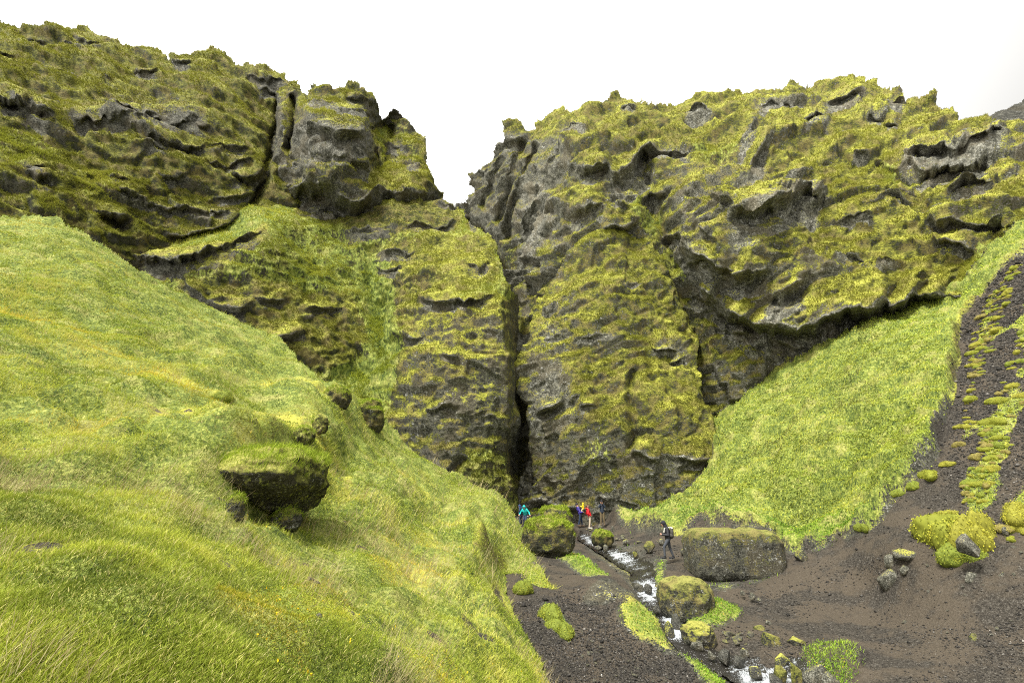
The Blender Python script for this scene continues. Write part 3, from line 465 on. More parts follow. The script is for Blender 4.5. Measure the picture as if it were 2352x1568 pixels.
FAN = [(1395, 1195), (1440, 1185), (1500, 1190), (1560, 1150), (1640, 1060), (1600, 960), (1700, 900), (1900, 800), (2060, 700), (2210, 660), (2300, 560), (2420, 480), (2420, 520), (2352, 575), (2290, 620), (2240, 700), (2205, 740), (2195, 850), (2170, 960), (2140, 1050), (2060, 1120), (2025, 1180), (1970, 1230), (1870, 1262), (1800, 1262), (1780, 1215), (1760, 1205), (1620, 1205), (1575, 1225), (1540, 1232), (1480, 1222), (1420, 1208)]
PATCHES = [[(1185, 1200), (1250, 1262), (1330, 1290), (1398, 1345), (1330, 1320), (1290, 1290), (1240, 1268)], [(1325, 1265), (1362, 1290), (1405, 1338), (1360, 1345), (1310, 1300), (1270, 1272), (1200, 1250)],
           [(1445, 1360), (1480, 1380), (1520, 1420), (1545, 1490), (1568, 1505), (1540, 1500), (1470, 1460), (1420, 1425), (1412, 1405), (1440, 1400)], [(1560, 1490), (1600, 1515), (1660, 1560), (1700, 1600), (1640, 1600), (1600, 1550), (1560, 1510)],
           [(1590, 1400), (1640, 1385), (1660, 1360), (1655, 1385), (1695, 1390), (1705, 1420), (1640, 1445), (1575, 1430), (1565, 1415)], [(1580, 1335), (1700, 1325), (1790, 1290), (1805, 1268), (1800, 1295), (1740, 1325), (1650, 1345)],
           [(1830, 1500), (1880, 1478), (1930, 1490), (2000, 1525), (1985, 1550), (1940, 1580), (1880, 1560)], [(1500, 1270), (1530, 1280), (1530, 1330), (1545, 1350), (1500, 1345), (1500, 1300)], [(1240, 1385), (1270, 1400), (1300, 1430), (1320, 1465), (1270, 1455), (1240, 1420)]]
def sdist(U, V, pl):
    lo = (min(p[0] for p in pl)-25, min(p[1] for p in pl)-25, max(p[0] for p in pl)+25, max(p[1] for p in pl)+25); r = np.full(U.shape, 99.); m = (U > lo[0]) & (U < lo[2]) & (V > lo[1]) & (V < lo[3])
    if m.any(): d, _ = distline(U[m], V[m], pl+[pl[0]]); r[m] = np.where(inpoly(U[m], V[m], pl), -d, d)
    return r
def floor_mk(U, V, P, mk):
    lo = np.interp(V, [560, 620, 700, 800, 900, 1000, 1100, 1240], [2345, 2318, 2255, 2228, 2222, 2196, 2186, 2236]); s = sstep(0, 22, U-lo)*sstep(1250, 1190, V)*sstep(-20, 30, V-560)
    g = s*sstep(-.02, .22, fbm(P, 2.2, 3, 57.)+.35*np.sin(U/21.+V/55.)); mk[..., 0] = np.maximum(mk[..., 0], .62*g); mk[..., 2] -= .62*g; mk[..., 3] += .5*g
def ground_disp(U, V, P):
    d = .35*fbm(P, 6, 3, 50.)+.06*fbm(P, 1.1, 3, 51.)
    f = inpoly(U+5*n1(V/20., 3.), V+4*n1(U/18., 4.), FAN).astype(float)
    for _ in range(4):
        q = np.pad(f, 1, 'edge'); f = (q[:-2, 1:-1]+q[2:, 1:-1]+q[1:-1, :-2]+q[1:-1, 2:]+q[1:-1, 1:-1])/5
    d = d+f*(.5+.6*fbm(P, 1.5, 3, 52.)+.2*nz(P, .5, 53.)+.9*fbm(P, 4.5, 2, 54.)+strata(P, .9, .35, (.25, 0), 55., 1., .5))
    for pl in PATCHES: d = d+.13*sstep(-4, 14, -sdist(U+4*n1(V/9., 5.), V+3*n1(U/8., 6.), pl))
    ds, s = distline(U+6*n1(V/11., 7.)+3*n1(V/4., 8.), V, STREAM); wv = np.interp(s, [a for a, b in SWID], [b for a, b in SWID])
    d = d-.26*np.exp(-(ds/(wv*1.35))**2.2)+.07*fbm(P, .4, 2, 56.)*np.exp(-(ds/(wv*1.6))**2)
    d = d+bumpz(U, V, 1385, 1362, 50, 20, .5)+bumpz(U, V, 1435, 1405, 32, 36, .2)     # mound left of the falls
    d = d+bumpz(U, V, 1640, 1400, 40, 25, .25)+bumpz(U, V, 1960, 1520, 60, 30, .3)
    return d
layer('valley_floor', [(1040, 1120), (1190, 1168), (1400, 1180), (1500, 1160), (1560, 1120), (1620, 1040), (1560, 930), (1700, 850), (1850, 780), (2000, 690), (2150, 630), (2280, 530), (2430, 430), (2640, 330), (2640, 1650), (1020, 1650)], GC, STEP, M_ground,
      disp=ground_disp, vert=True, soft=5, mkfn=floor_mk, base=(-.3, 2.0, 1.0, 0), ragged=2, skirt=2.,
      paint=[(FAN, {0: .95, 1: -.3, 2: -.4, 3: .0}), ([(1185, 1200), (1250, 1262), (1330, 1290), (1398, 1345), (1330, 1320), (1290, 1290), (1240, 1268)], {0: 1, 2: -.3, 3: .1}),
             ([(1325, 1265), (1362, 1290), (1405, 1338), (1360, 1345), (1310, 1300), (1270, 1272), (1200, 1250)], {0: 1., 2: -.4, 1: .6}), ([(1325, 1402), (1350, 1378), (1390, 1366), (1440, 1366), (1458, 1388), (1420, 1392), (1370, 1392)], {0: -.2, 1: .6, 2: -.3, 3: -.1}),
             ([(1455, 1385), (1480, 1385), (1512, 1425), (1545, 1490), (1568, 1505), (1540, 1505), (1470, 1468), (1420, 1440), (1408, 1418), (1430, 1408)], {0: .6, 2: -.4, 1: .3, 3: .1}),
             ([(1560, 1490), (1600, 1515), (1660, 1560), (1700, 1600), (1640, 1600), (1600, 1550), (1560, 1510)], {0: .9, 2: -.3}), ([(1590, 1400), (1640, 1385), (1660, 1360), (1655, 1385), (1695, 1390), (1705, 1420), (1640, 1445), (1575, 1430), (1565, 1415)], {0: 1, 2: -.4}),
             ([(1580, 1335), (1700, 1325), (1790, 1290), (1805, 1268), (1800, 1295), (1740, 1325), (1650, 1345)], {0: 1, 2: -.4}), ([(1830, 1500), (1880, 1478), (1930, 1490), (2000, 1525), (1985, 1550), (1940, 1580), (1880, 1560)], {0: 1., 2: -.4}),
             ([(1500, 1270), (1530, 1280), (1530, 1330), (1545, 1350), (1500, 1345), (1500, 1300)], {0: .7, 2: -.2, 3: .2}), ([(1335, 1212), (1400, 1230), (1480, 1240), (1530, 1262), (1480, 1265), (1400, 1252), (1340, 1230)], {0: .32, 2: .35}),
             ([(1240, 1385), (1270, 1400), (1300, 1430), (1320, 1465), (1270, 1455), (1240, 1420)], {0: 1, 2: -.4, 3: .2}), ([(2200, 760), (2352, 600), (2430, 560), (2430, 1120), (2300, 1120), (2190, 1000)], {0: -.3, 2: .95, 1: .5}),
             ([(1330, 1225), (1400, 1245), (1500, 1275), (1540, 1340), (1530, 1400), (1600, 1470), (1800, 1520), (1840, 1600), (1700, 1600), (1600, 1530), (1540, 1490), (1480, 1400), (1440, 1345), (1400, 1300), (1340, 1260)], {2: .3, 1: 1.1}), ([(1860, 1300), (2352, 1500), (2352, 1600), (1700, 1560), (1700, 1350)], {2: 1.3})])

# ------------------------------------------------------------------ near left grass slope
SL = [(-60, 486), (0, 490), (60, 496), (130, 512), (190, 532), (235, 562), (290, 600), (340, 630), (390, 664), (430, 694), (480, 712), (520, 740), (580, 775), (640, 805), (700, 850), (740, 888), (800, 905), (860, 950), (900, 990), (950, 1035), (1000, 1070), (1060, 1098), (1100, 1125), (1150, 1150), (1180, 1178), (1200, 1215), (1222, 1260), (1240, 1300), (1262, 1340), (1285, 1362), (1215, 1340), (1160, 1318), (1165, 1370), (1185, 1420), (1210, 1460), (1245, 1530), (1275, 1600), (1290, 1660), (1300, 1840), (-60, 1840)]
SC_ = [(x, y, float(TG(x, y))*.985) for x, y in [(1222, 1262), (1245, 1310), (1284, 1362), (1215, 1342), (1160, 1320), (1166, 1370), (1186, 1420), (1212, 1462), (1245, 1530), (1278, 1600), (1285, 1650), (1300, 1830)]]+[(-60, 1830, 2.2), (600, 1830, 2.9), (950, 1830, 4.6)]+[(-60, 486, 37), (0, 490, 37), (190, 532, 39), (340, 630, 39), (640, 805, 38), (860, 950, 37), (1060, 1098, 36), (1180, 1178, 34.5), (0, 600, 27), (300, 700, 28), (0, 800, 16), (400, 800, 24), (600, 900, 24), (250, 950, 14), (0, 1100, 7.5), (300, 1150, 8), (500, 1250, 7.6), (600, 1060, 13.2), (740, 1000, 19), (800, 1000, 26), (780, 1130, 18), (900, 1200, 17), (700, 1280, 10.6), (1000, 1200, 24), (1100, 1300, 17.5), (900, 1400, 9.6), (1050, 1500, 9), (600, 1400, 6.2), (300, 1300, 5.4), (0, 1300, 4.6), (0, 1568, 2.9), (300, 1568, 3.2), (600, 1568, 4.2), (900, 1568, 6.2), (1150, 1568, 9), (-60, 1640, 2.6), (600, 1640, 3.7), (1100, 1640, 7.6)]
def slope_mk(U, V, P, mk):
    t = np.linalg.norm(P-CAM, axis=-1); a = fbm(P, .8, 3, 67.)+.35*fbm(P, 5, 2, 68.); s = sstep(.50, .62, a)*sstep(34, 12, t); mk[..., 2] = np.maximum(mk[..., 2], .62*s); mk[..., 0] -= .5*s
    y = sstep(.1, .5, fbm(P, 2.6, 2, 69.)); mk[..., 3] += .35*y; mk[..., 0] -= .35*y*(t < 30)
def slope_disp(U, V, P):
    t = np.linalg.norm(P-CAM, axis=-1); k = np.clip(t/12., .25, 1.3)
    d = k*(.55*fbm(P, 5, 2, 60.)+.26*fbm(P, 1.6, 2, 61.)+.10*np.abs(nz(P, .7, 62.)))+.05*fbm(P, .35, 2, 63.)*np.clip(k, .4, 1)
    d = d+k*(.40*np.abs(nz(P, .95, 64.))+.42*(1-np.abs(nz(P, 2.3, 65.))))*sstep(-.5, .4, nz(P, 6, 66.))+.07*nz(P, .5, 67.)
    d = d+bumpz(U, V, 470, 1100, 60, 24, .3)+bumpz(U, V, 590, 1050, 110, 20, .55)+bumpz(U, V, 500, 1060, 70, 20, .4)+bumpz(U, V, 520, 1210, 40, 45, .35)+bumpz(U, V, 560, 1270, 36, 26, .22)+bumpz(U, V, 480, 870, 110, 30, .7)-bumpz(U, V, 620, 1175, 90, 40, .55)
    dd, _ = distline(U, V, [(1195, 1190), (1222, 1260), (1240, 1300), (1262, 1340), (1285, 1362), (1215, 1340), (1160, 1318), (1165, 1370), (1185, 1420), (1210, 1460), (1245, 1530), (1275, 1600)]); f = sstep(0, 70, dd)
    return d*f+.03*(1-f)
layer('grass_hillside', SL, SC_, STEP, M_slope, disp=slope_disp, vert=True, soft=5, mkfn=slope_mk, base=(.85, -.3, -.35, .2), ragged=3, skirt=3.,
      paint=[([(0, 930), (60, 940), (70, 955), (0, 965)], {2: .55, 0: .3}), ([(20, 1060), (60, 1050), (50, 1080)], {2: .6}), ([(310, 985), (370, 975), (380, 1015), (320, 1030)], {2: .5, 1: .3, 0: .2}), ([(330, 870), (420, 860), (470, 890), (400, 900)], {0: .6, 3: -.3}),
             ([(400, 960), (740, 930), (740, 1060), (560, 1080), (420, 1060)], {0: .5, 3: .3, 1: -.1}), ([(1075, 1262), (1150, 1290), (1165, 1320), (1100, 1290)], {2: .9, 0: -.2}), ([(780, 1125), (800, 1110), (812, 1170), (785, 1190)], {2: .6, 0: .2}),
             ([(980, 1090), (1130, 1160), (1150, 1185), (1040, 1140)], {2: .35, 0: .5}), ([(1165, 1190), (1215, 1260), (1200, 1280), (1170, 1230)], {0: .8}), ([(1130, 1330), (1165, 1380), (1190, 1440), (1150, 1420), (1120, 1360)], {2: .7, 0: .2}),
             ([(750, 900), (830, 920), (820, 950), (760, 930)], {2: .4, 0: .4}), ([(640, 1130), (760, 1110), (770, 1220), (680, 1240), (600, 1200)], {0: .9, 3: -.3}), ([(430, 960), (460, 940), (500, 960), (450, 985)], {0: .9})])
# ------------------------------------------------------------------ boulders and stones
def ico(sub):
    bm = bmesh.new(); bmesh.ops.create_icosphere(bm, subdivisions=sub, radius=1); bm.verts.ensure_lookup_table()
    V = np.array([v.co[:] for v in bm.verts]); F = np.array([[v.index for v in f.verts] for f in bm.faces]); bm.free(); return V, F
ICO = {k: ico(k) for k in (2, 3, 4, 5, 6)}
def vnorm(V, F):
    fn = np.cross(V[F[:, 1]]-V[F[:, 0]], V[F[:, 2]]-V[F[:, 0]]); n = np.zeros_like(V)
    for k in range(F.shape[1]): np.add.at(n, F[:, k], fn)
    return n/(np.linalg.norm(n, axis=1, keepdims=True)+1e-12)
M_bould = terrain_mat('pebbly_lichened_boulder', 2.6, 1.15, obj=True, rocktone=1.1, brightmoss=.6)
M_mossb = terrain_mat('mossy_boulder', 2.4, .5, obj=True, brightmoss=.75)
M_stone = terrain_mat('bare_grey_stone', 5., .35, obj=True, rocktone=1.5)
M_wet = terrain_mat('wet_dark_stone', 5., .05, obj=True, rocktone=.75)
M_wet.node_tree.nodes['Principled BSDF'].inputs['Roughness'].default_value = .35
M_wet.node_tree.nodes['Principled BSDF'].inputs['Specular IOR Level'].default_value = .5
ROCKS = []
def boulder(name, box, label, cat='boulder', group=None, mat=None, seed=1, sub=5, sq=1.0, rough=.14, mk=(0, .3, 0, 0), deep=.8, sink=.18, ref='valley_floor', dt=0., top=None, shape=None, strat=0.):
    u0, v0, u1, v1 = box; p, n = at(ref, (u0+u1)/2, v1); base = np.array(p); d = base-CAM; t = float(d[1]*CP+d[2]*SP)+dt
    base = CAM+dirs((u0+u1)/2, v1)*t
    W = (u1-u0)*t/FPX*.97; H = (v1-v0)*t/FPX/1.10; Dp = W*deep
    V, F = ICO[sub]; V = V.copy(); a = np.abs(V)
    if sq != 1: V = np.sign(V)*a**sq; V /= np.abs(V).max(0)
    if top is not None: V[:, 2] = np.where(V[:, 2] > top, top+(V[:, 2]-top)*.25, V[:, 2]); V[:, 2] /= V[:, 2].max()
    V = V*np.array([W/2, Dp/2, H*(1+sink)/2]); 
    nr = vnorm(V, F); m = min(W, H, Dp)
    Q = V+seed*13.7
    V = V+nr*(m*rough*(1.0*fbm(Q, m*.55, 3, seed)+.6*(1-2*np.abs(nz(Q, m*.33, seed+3)))+.22*fbm(Q, m*.09, 2, seed+5)))[:, None]
    if strat: V = V+nr*(strata(Q, m*.22, m*strat, (.2, 0), seed, 1., .6))[:, None]
    if shape: V = shape(V, W, Dp, H)
    V[:, 2] *= H*(1+sink)/(V[:, 2].max()-V[:, 2].min()); V[:, 0] *= W/(V[:, 0].max()-V[:, 0].min())
    lo = V[:, 2].min(); V[:, 2] -= lo+H*sink
    V[:, 0] -= (V[:, 0].min()+V[:, 0].max())/2
    nr = vnorm(V, F)
    MK = np.tile(np.array(mk, dtype=np.float32), (len(V), 1))
    o = mesh_np(name, V, F, mat or M_mossb, {'mk': MK, 'up': nr[:, 2]}, smooth=True)
    o.location = base+dirs((u0+u1)/2, v1)*Dp*.45; tag(o, label, cat, group)
    o.rotation_euler = (0, 0, 0)
    ROCKS.append((o, V+np.array(o.location), nr, F, mk)); return o
boulder('lichened_boulder', (1573, 1201, 1802, 1326), 'big flat-topped brown boulder speckled with white lichen, right of the walker', mat=M_bould, seed=3, sub=6, sq=.40, rough=.055, mk=(-.3, .45, 0, -.15), deep=.62, sink=.1)
boulder('stream_boulder', (1510, 1316, 1648, 1424), 'rounded mossy brown boulder above the small falls, left edge over the stream', mat=M_bould, seed=5, sub=6, sq=.72, rough=.09, mk=(-.3, .32, 0, .1), deep=.8)
boulder('low_boulder', (1566, 1426, 1647, 1482), 'tan boulder with yellow moss at the edge of the dark pool', mat=M_mossb, seed=8, sub=5, sq=.75, rough=.1, mk=(-.3, .45, 0, .2))
boulder('grassy_boulder', (1192, 1180, 1328, 1268), 'large moss and grass covered boulder left of the stream, in front of the slot', mat=M_mossb, seed=11, sub=6, sq=.72, rough=.10, mk=(.15, .2, 0, 0.0), deep=.7, dt=-1.5)
boulder('rear_boulder', (1232, 1156, 1322, 1226), 'mossy brown boulder behind the grassy boulder, at the foot of the buttress', mat=M_mossb, seed=14, sub=5, sq=.8, rough=.12, mk=(-.2, .45, 0, -.1), deep=.8, dt=1.0)
boulder('knobby_rock', (1211, 1164, 1240, 1192), 'small knobby rock peeping up beside the person in turquoise', cat='rock', mat=M_mossb, seed=15, sub=4, rough=.14, mk=(0, .4, 0, -.1), dt=1.5)
boulder('olive_boulder', (1358, 1214, 1412, 1254), 'olive green mossy boulder in front of the group of people', mat=M_mossb, seed=17, sub=5, sq=.85, rough=.1, mk=(-.1, .02, 0, -.35), deep=.8)
boulder('hillside_boulder', (738, 880, 804, 934), 'mossy boulder with a dark side, upper of the pair where hillside and buttress meet', mat=M_mossb, seed=21, sub=5, sq=.8, rough=.14, mk=(.1, .1, 0, .15), ref='grass_hillside', dt=-1)
boulder('hanging_boulder', (802, 905, 884, 990), 'rounded moss topped boulder with dark underside, left of the lower left buttress', mat=M_mossb, seed=23, sub=5, sq=.85, rough=.12, mk=(0, .05, 0, .15), ref='grass_hillside', dt=0)
boulder('slope_rock', (714, 944, 754, 992), 'dark mossy rock on the hillside edge just above the overhanging outcrop', cat='rock', mat=M_mossb, seed=25, sub=4, rough=.14, mk=(.4, 0, 0, .2), ref='grass_hillside', dt=-.5)
boulder('slope_rock', (672, 972, 724, 1016), 'small dark rock cushioned in grass directly above the overhanging outcrop', cat='rock', mat=M_mossb, seed=27, sub=4, rough=.14, mk=(.45, .05, 0, .2), ref='grass_hillside', dt=-2)
def outcrop_shape(V, W, Dp, H):
    k = np.clip((V[:, 2]/H+.5), 0, 1); V = V.copy(); V[:, 0] = V[:, 0]*(.78+.22*sstep(0, .5, k))-(1-k)*W*.06; V[:, 1] = V[:, 1]+(1-sstep(.0, .62, k))*Dp*.27+sstep(.6, 1, k)*Dp*.12
    return V
boulder('overhanging_outcrop', (425, 988, 745, 1176), 'overhanging lava outcrop with grassy mossy top and black underside on the near hillside', cat='rock outcrop', mat=M_mossb, seed=31, sub=6, sq=.8, rough=.11, mk=(.35, .12, 0, .25), deep=1.0, ref='grass_hillside', dt=-.1, shape=outcrop_shape, strat=.05)
boulder('slope_rock', (508, 1128, 556, 1216), 'narrow dark rock standing left of the cave under the outcrop', cat='rock', mat=M_mossb, seed=33, sub=4, rough=.15, mk=(.1, .4, 0, 0), ref='grass_hillside', dt=-.4)
boulder('slope_rock', (618, 1162, 692, 1216), 'dark brown rock lying in grass just below the overhanging outcrop', cat='rock', mat=M_mossb, seed=35, sub=4, rough=.15, mk=(0, .55, .1, -.2), ref='grass_hillside', dt=-.3)
boulder('slope_rock', (538, 1252, 584, 1306), 'mossy hummock of rock with a dark right face, below the outcrop', cat='rock', mat=M_mossb, seed=37, sub=4, rough=.13, mk=(.3, .25, 0, .1), ref='grass_hillside', dt=-.2)
boulder('smooth_stone', (708, 1408, 740, 1490), 'smooth dark grey upright stone half sunk in the near grass', cat='stone', mat=M_stone, seed=39, sub=4, rough=.06, mk=(-.5, 2., 0, 0), ref='grass_hillside', dt=-.5, sink=.05)
boulder('slope_rock', (926, 1408, 980, 1444), 'flat dark slab showing through grass low on the hillside', cat='rock', mat=M_wet, seed=41, sub=4, rough=.2, mk=(-.3, .9, 0, 0), ref='grass_hillside', deep=.6, sink=.4, dt=-.05)
boulder('slope_rock', (448, 1488, 515, 1514), 'pair of dark stones almost buried in the near grass at the bottom edge', cat='rock', mat=M_wet, seed=43, sub=4, rough=.2, mk=(-.3, .9, 0, 0), ref='grass_hillside', deep=.6, sink=.4, dt=-.05)

# angular stones: hulls of random points
def hull(seed, n=16):
    r = random.Random(seed); bm = bmesh.new()
    for _ in range(n):
        v = Vector((r.gauss(0, 1), r.gauss(0, 1), r.gauss(0, 1))).normalized()*r.uniform(.8, 1.0); bm.verts.new(v)
    res = bmesh.ops.convex_hull(bm, input=bm.verts); 
    bmesh.ops.delete(bm, geom=[v for v in bm.verts if not v.link_faces], context='VERTS')
    bmesh.ops.bevel(bm, geom=list(bm.edges), offset=.07, segments=1, affect='EDGES', clamp_overlap=True)
    bmesh.ops.triangulate(bm, faces=bm.faces); bmesh.ops.subdivide_edges(bm, edges=list(bm.edges), cuts=1); bmesh.ops.triangulate(bm, faces=bm.faces)
    V = np.array([v.co[:] for v in bm.verts]); bm.verts.index_update(); F = np.array([[v.index for v in f.verts] for f in bm.faces]); bm.free()
    V = V+.05*np.stack([fbm(V+seed, .5, 2, s) for s in (1, 2, 3)], 1)
    return V, F
def stone(name, box, label, seed, mat=None, mk=(-.4, 1., 0, 0), deep=.8, group=None, cat='stone', ref='valley_floor', sink=.3, dt=0., rot=None, mesh=None):
    u0, v0, u1, v1 = box; p, n = at(ref, (u0+u1)/2, v1); d = np.array(p)-CAM; t = float(d[1]*CP+d[2]*SP)+dt; base = CAM+dirs((u0+u1)/2, v1)*t
    W = (u1-u0)*t/FPX; H = (v1-v0)*t/FPX*(1+sink)
    V, F = hull(seed); V = V/np.abs(V).max(0)*np.array([W/2, W*deep/2, H/2])
    V[:, 2] -= V[:, 2].min()+H*sink; nr = vnorm(V, F)
    o = mesh_np(name, V, F, mat or M_stone, {'mk': np.tile(np.array(mk, np.float32), (len(V), 1)), 'up': nr[:, 2]})
    o.location = base+dirs((u0+u1)/2, v1)*W*deep*.25; tag(o, label, cat, group); return o
SR = 'rocks beside and in the stream'; RR = 'loose rocks on the right scree'
for k, (bx, lab, mt, mkv) in enumerate([
    ((2018, 1302, 2074, 1346), 'largest pale cracked rock of the cluster on the bare scree', M_stone, (-.4, 1.05, 0, .0)), ((2032, 1264, 2063, 1293), 'upper left grey rock of the cluster on the bare scree', M_stone, (-.4, 1.1, 0, 0)),
    ((2058, 1252, 2124, 1278), 'long brown slab topping the rock cluster on the bare scree', M_stone, (-.4, .95, .1, 0)), ((2068, 1293, 2094, 1313), 'small triangular rock in the middle of the scree cluster', M_stone, (-.4, 1.1, 0, 0)),
    ((2216, 1310, 2251, 1338), 'wedge shaped pale grey rock below the big green cushion', M_stone, (-.4, 1.2, 0, 0)), ((2273, 1454, 2298, 1475), 'pale bluish rock near the right edge of the bare dirt', M_stone, (-.4, 1.3, 0, 0)),
    ((2290, 1312, 2317, 1328), 'flat grey rock right of the wedge shaped one', M_stone, (-.4, 1.1, 0, 0)), ((2304, 1207, 2320, 1224), 'small grey rock beside the cushion at the right edge', M_stone, (-.4, 1.1, 0, 0)),
    ((2229, 1454, 2290, 1484), 'low brown earthy lump beside the pale bluish rock', M_mossb, (-.3, .6, .5, -.3)), ((1826, 1262, 1860, 1287), 'rounded brown rock where the path meets the green slope', M_bould, (-.3, .6, .1, 0))]):
    stone('rock', bx, lab, 100+k, mt, mkv, group=RR, cat='rock')
for k, (bx, lab, mt, mkv) in enumerate([
    ((1842, 1518, 1903, 1564), 'largest dark grey block at the foot of the grassy bank by the stream', M_stone, (-.4, 1.1, 0, 0)), ((1885, 1542, 1930, 1572), 'dark grey block right of the largest one, at the bottom edge', M_stone, (-.4, 1.1, 0, 0)),
    ((1778, 1498, 1818, 1526), 'dark stone with bright yellow moss on top, by the lower rapids', M_wet, (-.2, .35, 0, .5)), ((1813, 1514, 1844, 1566), 'olive mossy stone standing left of the largest dark block', M_mossb, (-.2, .05, 0, .1)),
    ((1781, 1526, 1808, 1562), 'mossy stone next to the white water of the lower rapids', M_mossb, (-.2, .05, 0, .0)), ((1872, 1478, 1910, 1506), 'white speckled grey rock on top of the grassy bank', M_bould, (-.3, .7, 0, 0)),
    ((1683, 1500, 1714, 1525), 'dark wet block splitting the lower rapids', M_wet, (-.4, 1.3, 0, 0)), ((1650, 1484, 1684, 1516), 'dark angular block at the outlet of the pool', M_wet, (-.4, 1.3, 0, 0)),
    ((1626, 1489, 1646, 1506), 'round pale grey stone at the pool outlet', M_stone, (-.4, 1.3, 0, 0)), ((1700, 1484, 1720, 1501), 'brown grey stone with a tuft beside it, right of the pool', M_stone, (-.3, .9, 0, 0)),
    ((1722, 1524, 1750, 1551), 'dark stone with a yellow moss patch amid the lower rapids', M_wet, (-.3, .6, 0, .5)), ((1764, 1546, 1795, 1572), 'dark wet stone at the bottom edge of the rapids', M_wet, (-.4, 1.3, 0, 0)),
    ((1586, 1470, 1616, 1488), 'grey stone in front of the tan mossy boulder', M_stone, (-.4, 1.2, 0, 0)), ((1526, 1424, 1550, 1460), 'dark leaning slab with yellow moss in the middle of the falls', M_wet, (-.3, .45, 0, .5)),
    ((1455, 1333, 1480, 1355), 'grey stone where the mossy mound meets the falls', M_stone, (-.4, 1.2, 0, 0)), ((1478, 1338, 1502, 1358), 'dark stone dividing the upper falls', M_wet, (-.4, 1.3, 0, 0)),
    ((1543, 1405, 1570, 1440), 'black wet slab under the rounded mossy boulder', M_wet, (-.4, 1.4, 0, 0)), ((1500, 1390, 1520, 1405), 'black wet rock beside the narrow falls', M_wet, (-.4, 1.4, 0, 0)),
    ((1743, 1452, 1792, 1484), 'low brown rock with grass at its foot, right of the pool', M_mossb, (0, .5, .2, -.2)), ((1812, 1456, 1853, 1484), 'grass tufted rock on the dirt above the grassy bank', M_mossb, (.3, .4, 0, 0)),
    ((1730, 1434, 1759, 1448), 'flat mossy rock alone on the dirt right of the pool', M_bould, (-.1, .4, 0, 0)), ((1758, 1422, 1772, 1434), 'small tan rock alone on the dirt path', M_stone, (-.3, 1., 0, 0)),
    ((1700, 1354, 1712, 1364), 'small tan stone right of the mossy boulder, first of three in a row', M_stone, (-.3, 1., 0, 0)), ((1721, 1358, 1736, 1372), 'middle and largest of three small stones right of the mossy boulder', M_stone, (-.3, 1., 0, 0)), ((1736, 1368, 1748, 1378), 'last and lowest of three small stones right of the mossy boulder', M_stone, (-.3, 1., 0, 0)),
    ((1384, 1248, 1398, 1262), 'round pale stone at the upper rapids, below the olive boulder', M_stone, (-.4, 1.2, 0, 0)), ((1366, 1251, 1384, 1261), 'flat pale stone beside the upper rapids', M_stone, (-.4, 1.2, 0, 0)),
    ((1404, 1206, 1414, 1217), 'grey block behind the olive boulder', M_stone, (-.4, 1.2, 0, 0)), ((1373, 1201, 1388, 1212), 'flat stone under the feet of the person with the camera', M_stone, (-.3, 1.0, 0, 0)),
    ((1430, 1236, 1449, 1247), 'pale tan rock lying on the path between group and walker', M_stone, (-.3, .9, 0, 0)), ((1512, 1236, 1528, 1249), 'brownish rock just behind the walking man', M_stone, (-.3, .9, .1, 0)), ((1562, 1256, 1580, 1270), 'pale slab leaning by the big lichened boulder', M_stone, (-.3, 1., 0, 0)),
    ((1194, 1231, 1206, 1241), 'pale flat stone on the path at the left foot of the grassy boulder', M_stone, (-.3, 1.1, 0, 0)), ((1240, 1293, 1258, 1304), 'grey stone on the dark path left of the grass strip', M_stone, (-.3, 1.1, 0, 0)),
    ((1218, 1288, 1232, 1300), 'grey stone at the edge of hillside grass and dark path', M_stone, (-.3, 1.1, 0, 0)), ((1478, 1240, 1508, 1264), 'brown crumbly rock just left of the walking man', M_bould, (-.1, .4, .3, -.2)), ((1450, 1263, 1466, 1277), 'small dark mossy rock at the right side of the upper rapids', M_mossb, (-.1, .3, 0, -.2))]):
    stone('stone', bx, lab, 140+k, mt, mkv, group=SR)
# many small look-alike stones: copies sharing a few meshes
def scatter_stones(n, polys, size, name, label, group, mat, mkv, seed, ref='valley_floor', cat='stone', flat=.6):
    r = random.Random(seed); protos = []
    for k in range(6):
        V, F = hull(seed*10+k, 12); V = V*np.array([1, .8, flat]); nr = vnorm(V, F); me = None
        o = mesh_np(name, V, F, mat, {'mk': np.tile(np.array(mkv, np.float32), (len(V), 1)), 'up': nr[:, 2]}); protos.append(o)
    cnt = 0; used = set()
    while cnt < n:
        pol = r.choice(polys); xs = [p[0] for p in pol]; ys = [p[1] for p in pol]; u = r.uniform(min(xs), max(xs)); v = r.uniform(min(ys), max(ys))
        if not inpoly(np.array([u]), np.array([v]), pol)[0]: continue
        p, nn_ = at(ref, u, v); k = r.randrange(6); o = protos[k]
        if k in used: o = o.copy(); C.objects.link(o)
        used.add(k); s = size*math.exp(r.gauss(0, .42)); o.location = p+Vector((0, 0, s*flat*.3)); o.scale = (s, s*r.uniform(.7, 1.1), s*r.uniform(.7, 1.2)); o.rotation_euler = (r.uniform(-.3, .3), r.uniform(-.3, .3), r.uniform(0, 6.3))
        tag(o, label, cat, group); cnt += 1
    for k in range(6):
        if k not in used: bpy.data.objects.remove(protos[k])
scatter_stones(45, [[(1600, 1500), (1720, 1505), (1800, 1530), (1850, 1568), (1680, 1568), (1620, 1530)]], .10, 'stone', 'dark wet stone in the broad lower rapids', 'dark wet stones in the lower rapids', M_wet, (-.4, 1.4, 0, 0), 71)
scatter_stones(36, [[(1340, 1234), (1420, 1262), (1500, 1290), (1500, 1330), (1470, 1330), (1440, 1290), (1360, 1262)], [(1470, 1330), (1505, 1340), (1560, 1420), (1575, 1470), (1540, 1440)]], .075, 'stone', 'dark wet stone in the upper stream bed', 'dark wet stones in the upper stream bed', M_wet, (-.4, 1.4, 0, 0), 72)
